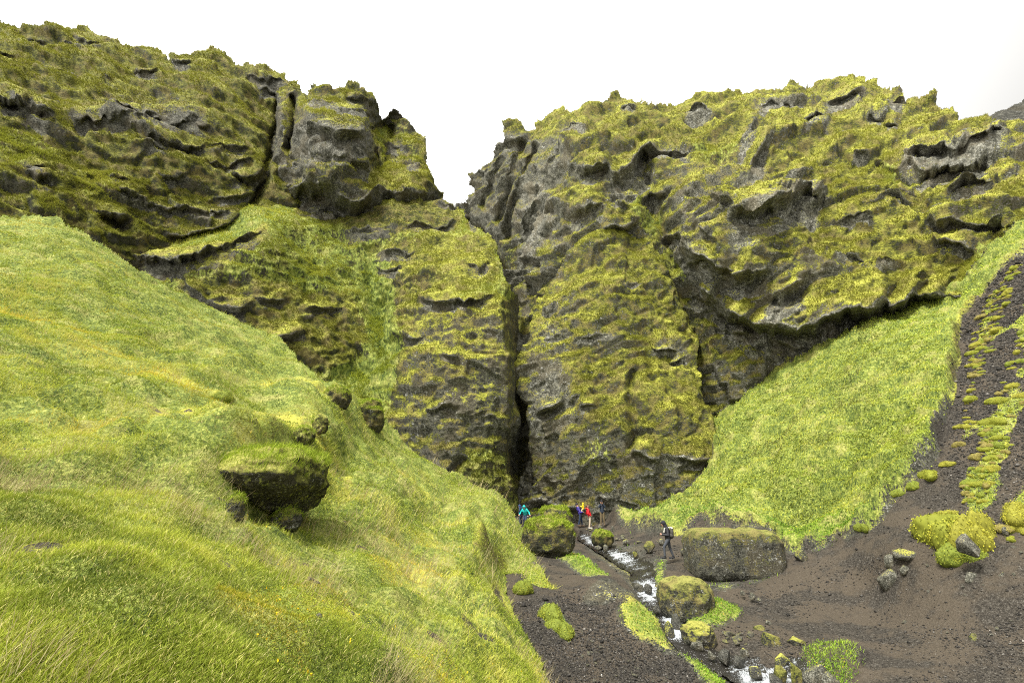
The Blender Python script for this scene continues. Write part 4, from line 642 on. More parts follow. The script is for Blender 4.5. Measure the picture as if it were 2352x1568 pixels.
scatter_stones(40, [[(1660, 1445), (1720, 1450), (1740, 1480), (1660, 1480)], [(1400, 1205), (1460, 1215), (1520, 1240), (1500, 1260), (1410, 1240)], [(1340, 1205), (1380, 1215), (1360, 1232), (1320, 1222)]], .12, 'stone', 'small grey stone on the trampled ground beside the stream', 'small stones on the trampled ground', M_stone, (-.3, 1., .1, 0), 73)
scatter_stones(50, [[(1950, 1270), (2352, 1150), (2352, 1500), (2000, 1480)], [(2220, 780), (2352, 650), (2352, 1150), (2230, 1180), (2150, 1180)]], .055, 'stone', 'small pale stone lying loose on the black scree', 'small stones on the scree', M_stone, (-.4, 1.2, 0, 0), 74)
scatter_stones(50, [[(1300, 1440), (1450, 1490), (1560, 1560), (1290, 1568)]], .045, 'stone', 'small dark stone in the rubble left of the stream', 'stones in the rubble left of the stream', M_stone, (-.4, 1.2, .0, 0), 75)

# ------------------------------------------------------------------ stream
def stream_mat():
    m, b = newmat('rushing_water'); a = attr('st'); sp = N('ShaderNodeSeparateColor'); L_(a.outputs['Color'], sp.inputs[0])
    cb = N('ShaderNodeCombineXYZ'); L_(ma('MULTIPLY', sp.outputs[0], 30.), cb.inputs[0]); L_(ma('MULTIPLY', sp.outputs[1], 9.), cb.inputs[1])
    n1_ = noise(cb.outputs[0], 1.6, 4, .7, .8); n2_ = noise(pos(), 7, 3, .7, .6)
    f = rmp(ma('ADD', ma('ADD', ma('MULTIPLY', n1_, .65), ma('MULTIPLY', n2_, .35)), ma('MULTIPLY_ADD', sp.outputs[2], .42, -.26)), .44, .58)
    L_(mix(f, mix(n2_, (.010, .009, .007), (.03, .027, .022)), (.42, .45, .47)), b.inputs['Base Color']); L_(rmp(f, 0, 1, .06, .6), b.inputs['Roughness']); b.inputs['Specular IOR Level'].default_value = .5
    L_(bump(ma('ADD', n1_, n2_), .6, .1), b.inputs['Normal']); return m
def make_stream():
    global SWID
    SWID = [(0, 10), (.1, 12), (.2, 26), (.3, 34), (.38, 22), (.46, 22), (.55, 20), (.62, 20), (.7, 28), (.8, 58), (.88, 84), (1, 96)]
    A = np.array(STREAM, float); seg = np.r_[0, np.cumsum(np.hypot(*np.diff(A, axis=0).T))]; s = np.linspace(0, 1, 420); S_ = s*seg[-1]
    cu, cv = np.interp(S_, seg, A[:, 0]), np.interp(S_, seg, A[:, 1])
    k = np.ones(15)/15; cu = np.convolve(np.pad(cu, 7, 'edge'), k, 'valid'); cv = np.convolve(np.pad(cv, 7, 'edge'), k, 'valid')
    tu, tv = np.gradient(cu), np.gradient(cv); L = np.hypot(tu, tv); nu, nv = -tv/L, tu/L
    wv = np.interp(s, [a for a, b in SWID], [b for a, b in SWID])*1.12
    x = np.linspace(-1, 1, 44); U = cu[:, None]+nu[:, None]*wv[:, None]*x; V = cv[:, None]+nv[:, None]*wv[:, None]*x
    P = unp(U, V, TG(U, V)); Pc = unp(cu, cv, TG(cu, cv))
    P[..., 2] = P[..., 2]*.8+Pc[:, None, 2]*.2; P[..., 2] += .35*fbm(P, 6, 3, 50.)-.10+.10*fbm(P, .5, 3, 80.)+.03*nz(P, .13, 81.)
    foam = np.interp(S_, seg, [.2, .75, .85, .35, .85, .75, .45, .4, .95, .85, .3, .8, .85, .95, .0, -.2, .35, .8, .85, .75, .7])
    F_ = foam[:, None]*(.72+.28*np.cos(x*3.1))-.35*np.clip(n1(U/14.+V/9., 9.), 0, 1)*(foam[:, None] < .9)+.25*n1(U/6.+3*V/5., 4.)
    st = np.stack([s[:, None]*8+0*U, x[None]*wv[:, None]/30+0*U, F_, 0*U+1], -1)
    n, m = U.shape; idx = np.arange(n*m).reshape(n, m); F = np.stack([idx[:-1, :-1], idx[1:, :-1], idx[1:, 1:], idx[:-1, 1:]], -1).reshape(-1, 4)
    o = mesh_np('stream', P.reshape(-1, 3), F, stream_mat(), {'st': st.reshape(-1, 4)}, smooth=True); tag(o, kind='structure')
make_stream()
# ------------------------------------------------------------------ grass, moss tufts, leaves, gravel
def blade_mat(name, trans=.25):
    m, b = newmat(name); a = attr('tint'); L_(a.outputs['Color'], b.inputs['Base Color']); b.inputs['Roughness'].default_value = .75; b.inputs['Specular IOR Level'].default_value = .15
    t = N('ShaderNodeBsdfTranslucent'); L_(a.outputs['Color'], t.inputs[0]); mxs = N('ShaderNodeMixShader'); mxs.inputs[0].default_value = trans
    out = [n for n in nt.nodes if n.type == 'OUTPUT_MATERIAL'][0]; L_(b.outputs[0], mxs.inputs[1]); L_(t.outputs[0], mxs.inputs[2]); L_(mxs.outputs[0], out.inputs[0]); return m
M_blade = blade_mat('grass_blade')
def sample(name, n, wfun):
    L = LAYERS[name]; W = np.clip(wfun(L), 0, None)*L['ins']; W[-1] = 0; W[:, -1] = 0; c = np.cumsum(W.ravel()); k = np.searchsorted(c, rng.random(n)*c[-1]); i, j = np.divmod(k, W.shape[1])
    a, b = rng.random(n), rng.random(n); P = L['P']; sel = a+b > 1
    p00, p01, p10, p11 = P[i, j], P[i, j+1], P[i+1, j], P[i+1, j+1]
    lo = p00+(p01-p00)*a[:, None]+(p10-p00)*b[:, None]; hi = p11+(p10-p11)*(1-a)[:, None]+(p01-p11)*(1-b)[:, None]
    p = np.where(sel[:, None], hi, lo); return p, L['n'][i, j], L['mk'][i, j], L['U'][i, j], L['V'][i, j], L['up'][i, j]
def blades(p, h, wd, lean, bend=.5):
    """curved two-segment blades: returns verts and face index arrays"""
    n = len(p); az = rng.random(n)*2*np.pi; side = np.stack([np.cos(az), np.sin(az), np.zeros(n)], 1)*wd[:, None]/2
    upv = np.array([0, 0, 1.])+lean; upv /= np.linalg.norm(upv, axis=1, keepdims=True); mid = p+upv*(h*.55)[:, None]
    tipd = upv+lean*bend; tipd /= np.linalg.norm(tipd, axis=1, keepdims=True); tip = mid+tipd*(h*.5)[:, None]; p = p-upv*(h*.1)[:, None]
    V = np.stack([p-side, p+side, mid-side*.75, mid+side*.75, tip], 1).reshape(-1, 3); b = np.arange(n)*5
    return V, [np.stack([b, b+1, b+3, b+2], 1), np.stack([b+2, b+3, b+4], 1)]
def leaves(p, s, nrm, k=2.0):
    """small folded leaf: four vertices, random tilt around the surface normal"""
    n = len(p); r = rng.normal(size=(n, 3)); d = nrm*k*.5+r; d /= np.linalg.norm(d, axis=1, keepdims=True); a = np.cross(d, rng.normal(size=(n, 3))); a /= np.linalg.norm(a, axis=1, keepdims=True); b = np.cross(d, a)
    p = p+nrm*(s*rng.random(n)*1.1)[:, None]; s = s[:, None]
    V = np.stack([p-a*s*.5, p+b*s*.32+d*s*.1, p+a*s*.5, p-b*s*.32+d*s*.1], 1).reshape(-1, 3); q = np.arange(n)*4
    return V, [np.stack([q, q+1, q+2, q+3], 1)]
def pick(cols, w):                             # colour between the listed ones, w in 0..1
    cols = np.array(cols); x = np.clip(w, 0, .9999)*(len(cols)-1); i = x.astype(int); f = (x-i)[:, None]; return cols[i]*(1-f)+cols[i+1]*f
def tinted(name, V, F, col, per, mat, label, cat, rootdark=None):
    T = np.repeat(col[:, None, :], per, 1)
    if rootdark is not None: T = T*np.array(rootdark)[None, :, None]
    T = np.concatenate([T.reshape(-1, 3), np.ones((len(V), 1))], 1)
    o = mesh_np(name, V, F, mat, {'tint': T}); return tag(o, label, cat, None, 'stuff')
def dist(p): return (p-CAM)@np.array([0, CP, SP])
GRASS = [(.05, .08, .012), (.15, .19, .02), (.30, .36, .04), (.49, .52, .065), (.62, .56, .14), (.66, .58, .28)]
# near hillside
def w_slope(L): return np.clip(L['mk'][..., 0]+.25-.9*np.clip(L['mk'][..., 2], 0, 1), 0, 1)*(.35+.65*sstep(-.5, .4, fbm(L['P'], 1.4, 2, 70.)))
p, nr, mk, u, v, up = sample('grass_hillside', 260000, w_slope)
t = dist(p); patch = .5+.5*fbm(p, 2.2, 3, 71.); patch2 = .5+.5*nz(p, .6, 72.)
h = (.038+.0065*np.clip(t, 0, 22))*(.45+1.1*patch2)*(.55+.9*rng.random(len(p)))*(.6+.8*patch); h *= np.where(mk[:, 3] > .3, .55, 1)
wd = np.maximum(.0045+.0025*rng.random(len(p)), t*.00085)*(.7+.6*rng.random(len(p)))
wind = np.stack([.75+.2*fbm(p, 3, 2, 73.), -.15+.5*fbm(p, 3, 2, 74.), -.15+0*t], 1)
lean = wind*(.25+.5*rng.random(len(p)))[:, None]+rng.normal(size=p.shape)*.6*np.array([1, 1, .3])
far = sstep(14, 34, t)
w_ = .43+1.2*(patch-.5)+.28*(rng.random(len(p))-.5)+.34*(patch2-.5)+.10*far; dry = rng.random(len(p)) < .10; w_ = np.where(dry, .8+.2*rng.random(len(p)), np.minimum(w_, .74))
c = pick(GRASS, w_); c = c*(1-far[:, None]*.35)+np.array([.21, .29, .07])*far[:, None]*.35; c *= np.where((mk[:, 3] > .3)[:, None], np.array([1.15, .95, .6]), 1)
V, F = blades(p, h, wd, lean, .6)
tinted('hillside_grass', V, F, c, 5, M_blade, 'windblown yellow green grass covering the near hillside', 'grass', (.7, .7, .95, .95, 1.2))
# taller seeding stalks near the camera
p, nr, mk, u, v, up = sample('grass_hillside', 5200, lambda L: sstep(800, 1300, L['V'])*(L['mk'][..., 0] > .4)*sstep(0, .5, nz(L['P'], 1.2, 75.)))
t = dist(p); h = (.16+.02*t)*(.7+.7*rng.random(len(p))); lean = np.array([.5, 0, 0])+rng.normal(size=p.shape)*.35*np.array([1, 1, .2]); V, F = blades(p, h, np.maximum(.0035, t*.0006), lean, .3)
tinted('seed_stalks', V, F, pick([(.34, .28, .12), (.5, .44, .24), (.30, .2, .1)], rng.random(len(p))), 5, M_blade, 'dry straw coloured seed stalks rising above the near grass', 'grass')
# moss carpet on hillside: tiny leaves
p, nr, mk, u, v, up = sample('grass_hillside', 170000, lambda L: sstep(-.1, .5, fbm(L['P'], 1.8, 2, 76.))*np.clip(1.2-L['mk'][..., 2], 0, 1))
t = dist(p); V, F = leaves(p, np.maximum(.012, t*.0022)*(.6+.8*rng.random(len(p))), nr)
tinted('hillside_moss', V, F, pick([(.10, .15, .018), (.27, .34, .035), (.48, .51, .06)], .3+.4*rng.random(len(p))+.35*nz(p, .8, 77.)+.3*nz(p, 3., 88.)), 4, M_blade, 'bright yellow green moss and small leaves between the grass of the near hillside', 'moss')
# tops of outcrops and boulders
for o, Vw, nn, F0, mkv in ROCKS:
    if mkv[0] < -.25 or 'slab' in o['label'] or 'pair of dark' in o['label']: continue
    sel = np.where((nn[:, 2] > .35) & (nz(Vw, .5, 78.) > -.25))[0]
    if not len(sel): continue
    big = max(o.dimensions[:2]); q = sel[rng.integers(0, len(sel), int(1500*min(3.5, big)))]; pp = Vw[q]+rng.normal(size=(len(q), 3))*.03; t = dist(pp)
    hh = np.clip(big*.045, .05, .2)*(.4+rng.random(len(q))); V, F = blades(pp, hh, np.maximum(.006, t*.001), np.array([.5, -.2, -.1])+rng.normal(size=pp.shape)*.4, .7)
    T = np.repeat((pick(GRASS, .2+.4*rng.random(len(q)))*np.array([.85, .95, .8]))[:, None], 5, 1).reshape(-1, 3); T = np.c_[T, np.ones(len(T))]
    tf = mesh_np('grass_tuft', V-np.array(o.location), F, M_blade, {'tint': T}, parent=o); tf['kind'] = 'stuff'
# valley floor: green fan and banks
def w_g(L): return np.clip(L['mk'][..., 0], 0, 1)**2
p, nr, mk, u, v, up = sample('valley_floor', 36000, lambda L: w_g(L)*sstep(-.4, .4, fbm(L['P'], 1.2, 2, 96.)))
t = dist(p); pt = .5+.5*fbm(p, 2.6, 3, 84.); V, F = leaves(p, np.maximum(.03, t*.0034)*(.6+.8*rng.random(len(p))), nr)
pt = .5+1.5*(pt-.5); cc_ = pick([(.05, .09, .016), (.17, .23, .035), (.33, .40, .05), (.48, .50, .09)], .28+.36*pt+.34*(rng.random(len(p))-.4)); dk = sstep(0, .5, fbm(p, 5, 2, 85.))[:, None]*.5; brn = np.exp(-(((u-1900)/260)**2+((v-960+.35*(u-1900))/90)**2))[:, None]*.55*(rng.random((len(p), 1)) < .7); dk = dk*1.5; cc_ = cc_*(1-dk)+np.array([.12, .15, .04])*dk; cc_ = cc_*(1-brn)+np.array([.24, .22, .08])*brn; cc_ *= (1+.4*nz(p, 1.1, 87.)+.35*nz(p, .55, 89., sx=3, sy=3, sz=.8))[:, None]; cc_ = np.where(((v > 1190) & (u < 2010))[:, None], cc_*np.array([.62, .85, .6]), cc_)  # dk: patches of darker leaves, also painting in shade missing between the hummocks
tinted('leafy_ground_cover', V, F, cc_, 4, M_blade, 'bright green leafy plants covering the fan shaped slope and stream banks', 'ground cover')
p, nr, mk, u, v, up = sample('valley_floor', 42000, w_g)
t = dist(p); V, F = blades(p, (.05+.003*t)*(.5+rng.random(len(p))), np.maximum(.008, t*.0011), np.array([.3, -.2, 0])+rng.normal(size=p.shape)*.5*np.array([1, 1, .3]), .7)
bk = np.where(((v > 1190) & (u < 2010))[:, None], np.array([[.62, .85, .6]]), np.array([[1., 1, 1]]))
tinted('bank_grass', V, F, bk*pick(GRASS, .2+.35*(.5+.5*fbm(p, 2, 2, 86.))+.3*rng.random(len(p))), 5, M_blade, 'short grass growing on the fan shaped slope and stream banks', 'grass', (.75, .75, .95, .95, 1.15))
# cliffs: hanging grass and moss fringes
def cliff_tufts(lname, n, seed, k=1., yl=0.):
    p, nr, mk, u, v, up = sample(lname, n, lambda L: sstep(.12, .5, L['up'])*np.clip(1.0-1.1*L['mk'][..., 1], .02, 1)*(.3+.7*sstep(-.3, .3, fbm(L['P'], 2, 2, seed))))
    t = dist(p); out = nr*np.array([1, 1, 0]); lean = out*1.0+np.array([.2, 0, -.35])+rng.normal(size=p.shape)*.35
    h = (.16+.22*rng.random(len(p)))*k*(.5+.8*np.clip(mk[:, 0], 0, 1)); V, F = blades(p, h, t*.0011*(.7+.6*rng.random(len(p))), lean, 1.2)
    a = .5+.5*fbm(p, 2.5, 2, seed+1); g = np.clip(mk[:, 0], 0, 1)[:, None]
    c1 = pick([(.065, .068, .015), (.165, .16, .028), (.275, .28, .045), (.42, .41, .08)], .1+.5*a+.4*(rng.random(len(p))-.3)+yl+.25*mk[:, 3]); c2 = pick(GRASS, .12+.4*a+.35*rng.random(len(p))+.25*mk[:, 3])
    return V, F, c1*(1-g)+c2*g
for lname, n, sd, k, yl, lab in [('upper_left_cliff', 70000, 90., 1.3, -.08, 'olive moss and grass tufts hanging from the upper left cliff ledges'), ('rock_tower', 24000, 91., 1.4, .02, 'moss and grass tufts on the ledges of the rock tower'),
                          ('right_cliff', 90000, 92., 1.2, .08, 'yellow green moss and grass tufts on the right cliff'), ('right_buttress', 42000, 93., .8, .08, 'moss and small plants clinging to the lower right buttress'), ('left_bench', 95000, 94., .9, 0., 'grass and moss tufts on the bench and lower left buttress')]:
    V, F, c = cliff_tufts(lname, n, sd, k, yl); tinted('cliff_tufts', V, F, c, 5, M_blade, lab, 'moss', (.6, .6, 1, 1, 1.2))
# gravel
def gravel(n, wf, lname, seed, smin, k, label):
    p, nr, mk, u, v, up = sample(lname, n, wf); t = dist(p); s = np.maximum(smin, t*k)*np.exp(rng.normal(size=n)*.45)
    base = np.array([(1, 0, 0), (-.5, .87, 0), (-.5, -.87, 0), (.1, .1, .9), (0, 0, -.6)]); Q = base[None]+rng.normal(size=(n, 5, 3))*.22; Q *= s[:, None, None]*np.array([1, .8, .7]); a = rng.random(n)*6.3; ca, sa = np.cos(a)[:, None], np.sin(a)[:, None]
    X = Q[..., 0]*ca-Q[..., 1]*sa; Y = Q[..., 0]*sa+Q[..., 1]*ca; V = np.stack([X, Y, Q[..., 2]], -1)+p[:, None]+np.array([0, 0, .2])*s[:, None, None]; b = np.arange(n)*5
    F = np.concatenate([np.stack([b+i, b+j, b+kk], 1) for i, j, kk in [(0, 1, 3), (1, 2, 3), (2, 0, 3), (1, 0, 4), (2, 1, 4), (0, 2, 4)]])
    g = .026*np.exp(rng.normal(size=n)*.8)+.01; c = np.stack([g, g*.93, g*.82], 1); return tinted('gravel', V.reshape(-1, 3), [F], c, 5, M_grav, label, 'gravel')
M_grav = blade_mat('gravel_stone', 0.)
gravel(90000, lambda L: np.clip(L['mk'][..., 2], 0, 1)*(.05+sstep(1250, 900, L['V']*1.)*sstep(2100, 2250, L['U'])*1.5+sstep(0, .5, fbm(L['P'], 3, 2, 95.))*.6+(L['U'] < 1600)*(L['V'] > 1380)*1.2), 'valley_floor', 95, .008, .0014, 'loose dark gravel over the scree and the valley floor')
# ------------------------------------------------------------------ cushions on the scree
def cushion(seed, col=(.30, .33, .03)):
    V, F = ICO[4]; keep = V.copy(); V = V*np.array([1, .9, .62]); nr = vnorm(V, F)
    th = np.arctan2(V[:, 1], V[:, 0]); V = V*(1+.32*np.sin(th*2+seed)+.22*np.sin(th*3+seed*2.1)+.1*np.sin(th*5+seed))[:, None]**np.array([1, 1, .6]); nr = vnorm(V, F)
    V = V+nr*(.34*fbm(V+seed*5, .9, 3, seed)+.07*nz(V+seed, .25, seed))[:, None]; nr = vnorm(V, F); n0 = len(V)
    q = rng.integers(0, n0, 2600); q = q[V[q, 2] > -.25]; lp = V[q]+rng.normal(size=(len(q), 3))*.02; LV, LF = leaves(lp, .075*(.6+.8*rng.random(len(q))), nr[q], 1.2)
    base = np.tile(np.array(col)*.55, (n0, 1))*(.8+.5*rng.random((n0, 1))); lc = pick([np.array(col)*.45, np.array(col), np.array([.5, .46, .05])], .15+.7*rng.random(len(q))+.3*nz(lp, .5, seed))
    T = np.concatenate([base, np.repeat(lc, 4, 0)]); T = np.c_[T, np.ones(len(T))]; me = mesh_np('moss_cushion', np.concatenate([V, LV]), [F, LF[0]+n0], M_blade, {'tint': T}); return me
CU = [cushion(s, c) for s, c in [(1, (.36, .39, .05)), (2, (.42, .41, .06)), (3, (.28, .34, .05)), (4, (.36, .31, .09))]]
cused = set()
def put_cushion(u0, v0, u1, v1, label, group=None, k=None, ref='valley_floor'):
    p, nn_ = at(ref, (u0+u1)/2, (v0*.35+v1*.65)); t = float((np.array(p)-CAM)@np.array([0, CP, SP])); k = random.randrange(4) if k is None else k
    o = CU[k]
    if k in cused: o = o.copy(); C.objects.link(o)
    cused.add(k); W = (u1-u0)*t/FPX/2; H = (v1-v0)*t/FPX/2; q = Vector((0, 0, 1)).rotation_difference((nn_*.35+Vector((0, 0, .65))).normalized()); o.rotation_euler = (q.to_matrix() @ Matrix.Rotation(random.random()*6.28, 3, 'Z')).to_euler()
    o.location = p; o.scale = (W*random.uniform(.8, 1.15), W*random.uniform(.75, 1.05), max(.85*W, H*1.1)*random.uniform(.8, 1.2)); tag(o, label, 'moss cushion', group); return o
put_cushion(2131, 1132, 2250, 1275, 'big green cushion on the scree, left half of the largest mound', k=0)
put_cushion(2196, 1140, 2298, 1285, 'big green cushion on the scree, right half of the largest mound beside the grey rock', k=1)
put_cushion(2170, 1215, 2260, 1300, 'low green cushion at the foot of the largest mound on the scree', k=2)
put_cushion(2150, 1144, 2190, 1180, 'small rounded cushion on top of the largest mound', k=1)
put_cushion(2302, 1135, 2372, 1200, 'large cushion cut off by the right edge of the picture', k=1)
put_cushion(1968, 1208, 1996, 1234, 'lone small green cushion on bare dirt below the green fan', k=2)
stone('rock', (2206, 1225, 2254, 1279), 'grey rock embedded in the largest green mound', 131, M_stone, (-.4, 1.1, 0, 0), group=RR, cat='rock', dt=-.7, sink=.02)
CG = 'moss cushions on the black scree'
r_ = random.Random(5); n = 0; placed = []
while n < 190:
    v = r_.uniform(600, 1240); lo = np.interp(v, [600, 700, 800, 900, 1000, 1100, 1240], [2330, 2262, 2232, 2225, 2200, 2190, 2240]); u = lo+abs(r_.gauss(0, 1))*62
    if u > 2352 or (2120 < u < 2300 and v > 1140): continue
    band = np.sin(u/21.+v/55.)+.9*n1(np.array([u/40.+v/70.]), 3.)[0]
    if band < .1: continue
    s = (9+26*r_.random()**1.8)*(.65+.6*(v-600)/600)
    if any(abs(u-a)+abs(v-b) < .33*(s+c_) for a, b, c_ in placed): continue
    placed.append((u, v, s)); put_cushion(u-s/2, v-s*.36, u+s/2, v+s*.36, 'rounded yellow green moss cushion on the black scree', CG); n += 1
for (a, b, s) in [(2170, 1050, 28), (2130, 1075, 44), (2096, 1100, 34), (2060, 1125, 30), (2200, 1010, 22), (2226, 960, 20)]:
    put_cushion(a-s/2, b-s*.36, a+s/2, b+s*.36, 'moss cushion along the lower edge of the green fan', 'cushions along the edge of the green fan')
for (bx, lab) in [((1236, 1395, 1300, 1450), 'yellow green leafy bush on the dark bank between hillside and rubble'), ((1256, 1425, 1320, 1470), 'low leafy bush below the first one on the dark bank'), ((1180, 1340, 1222, 1378), 'grass clump alone on the dark bank near the hillside edge'),
                  ((1196, 1215, 1240, 1262), 'bright leafy plants growing at the left foot of the grassy boulder'), ((1224, 1226, 1262, 1266), 'leafy plants growing up the front of the grassy boulder'), ((488, 918, 534, 950), 'pale green leafy clump on the near hillside')]:
    put_cushion(*bx, lab, ref='grass_hillside' if bx[0] < 1190 else 'valley_floor', k=2)['category'] = 'plant'

p, nr, mk, u, v, up = sample('grass_hillside', 70, lambda L: (L['V'] > 1100)*(L['U'] > 560)*1.); p2 = sample('valley_floor', 90, lambda L: w_g(L)*(L['V'] > 1150))[0]; p = np.concatenate([p, p2])
p = np.repeat(p+np.array([0, 0, .10]), 4, 0); t = dist(p); V, F = leaves(p, np.maximum(.022, t*.0016), np.tile([0, 0, 1.], (len(p), 1)), 3.)
tinted('wildflowers', V, F, np.tile([.85, .62, .02], (len(p), 1)), 4, M_blade, 'tiny yellow flowers dotted through the grass', 'flowers')
# ------------------------------------------------------------------ people
_CYL = []
def _limb(bm, a, b, ra, rb, seg=14):
    a, b = Vector(a), Vector(b); d = b-a; L = d.length
    if L < 1e-5: return
    q = Vector((0, 0, 1)).rotation_difference(d.normalized()); rings = []
    prof = [(-1, .0), (-.8, .6), (-.4, .92), (0, 1)]
    pts = [(-ra*.999, ra*.05), (-ra*.8, ra*.6), (-ra*.4, ra*.92), (0, ra), (L*.5, (ra+rb)/2), (L, rb), (L+rb*.4, rb*.92), (L+rb*.8, rb*.6), (L+rb*.999, rb*.05)]
    for z, r in pts:
        rings.append([bm.verts.new(a+q@Vector((r*math.cos(k*2*math.pi/seg), r*math.sin(k*2*math.pi/seg), z))) for k in range(seg)])
    for r0, r1 in zip(rings[:-1], rings[1:]):
        for k in range(seg): bm.faces.new((r0[k], r0[(k+1) % seg], r1[(k+1) % seg], r1[k]))
    bm.faces.new(rings[0][::-1]); bm.faces.new(rings[-1])
def _ell(bm, c, r, rot=None):
    M = Matrix.Translation(Vector(c)) @ (rot.to_4x4() if rot else Matrix.Identity(4)) @ Matrix.Diagonal((*r, 1)); bmesh.ops.create_icosphere(bm, subdivisions=3, radius=1, matrix=M)
def fuse(name, build, mat, parent, vox=.012, smooth=2):
    """build(bm) adds overlapping volumes; a voxel remesh turns them into one continuous skin"""
    bm = bmesh.new(); build(bm); me = bpy.data.meshes.new(name); bm.to_mesh(me); bm.free(); o = bpy.data.objects.new(name, me); C.objects.link(o)
    m = o.modifiers.new('r', 'REMESH'); m.mode = 'VOXEL'; m.voxel_size = vox; m.use_smooth_shade = True
    s = o.modifiers.new('s', 'SMOOTH'); s.iterations = smooth; s.factor = .5
    bpy.context.view_layer.update(); dg = bpy.context.evaluated_depsgraph_get(); me2 = bpy.data.meshes.new_from_object(o.evaluated_get(dg)); o.modifiers.clear(); o.data = me2; bpy.data.meshes.remove(me); me2.name = name
    me2.materials.clear(); me2.materials.append(mat); o.parent = parent; return o
MP = {k: simple_mat(k, c, r, .18, 14.) for k, c, r in [('skin', (.50, .29, .20), .55), ('black_jacket_cloth', (.022, .022, .026), .6), ('grey_jeans', (.06, .065, .075), .85), ('dark_cap', (.02, .02, .026), .8), ('white_rubber', (.7, .7, .68), .6), ('black_shoe', (.02, .02, .022), .7),
      ('red_jacket_cloth', (.62, .015, .02), .6), ('sand_trousers', (.46, .38, .28), .85), ('brown_hair', (.10, .055, .03), .7), ('purple_jacket_cloth', (.06, .045, .26), .6), ('navy_trousers', (.025, .04, .075), .85), ('yellow_cloth', (.80, .58, .02), .7), ('pale_yellow_cloth', (.55, .5, .25), .8),
      ('navy_jacket_cloth', (.02, .028, .045), .6), ('olive_trousers', (.13, .10, .055), .85), ('turquoise_cloth', (.02, .48, .44), .6), ('brown_boot', (.10, .07, .045), .8), ('rucksack_cloth', (.06, .055, .045), .8), ('pale_trim', (.62, .6, .52), .7), ('camera_plastic', (.015, .015, .016), .4), ('dark_blue_cloth', (.02, .04, .10), .7)]}
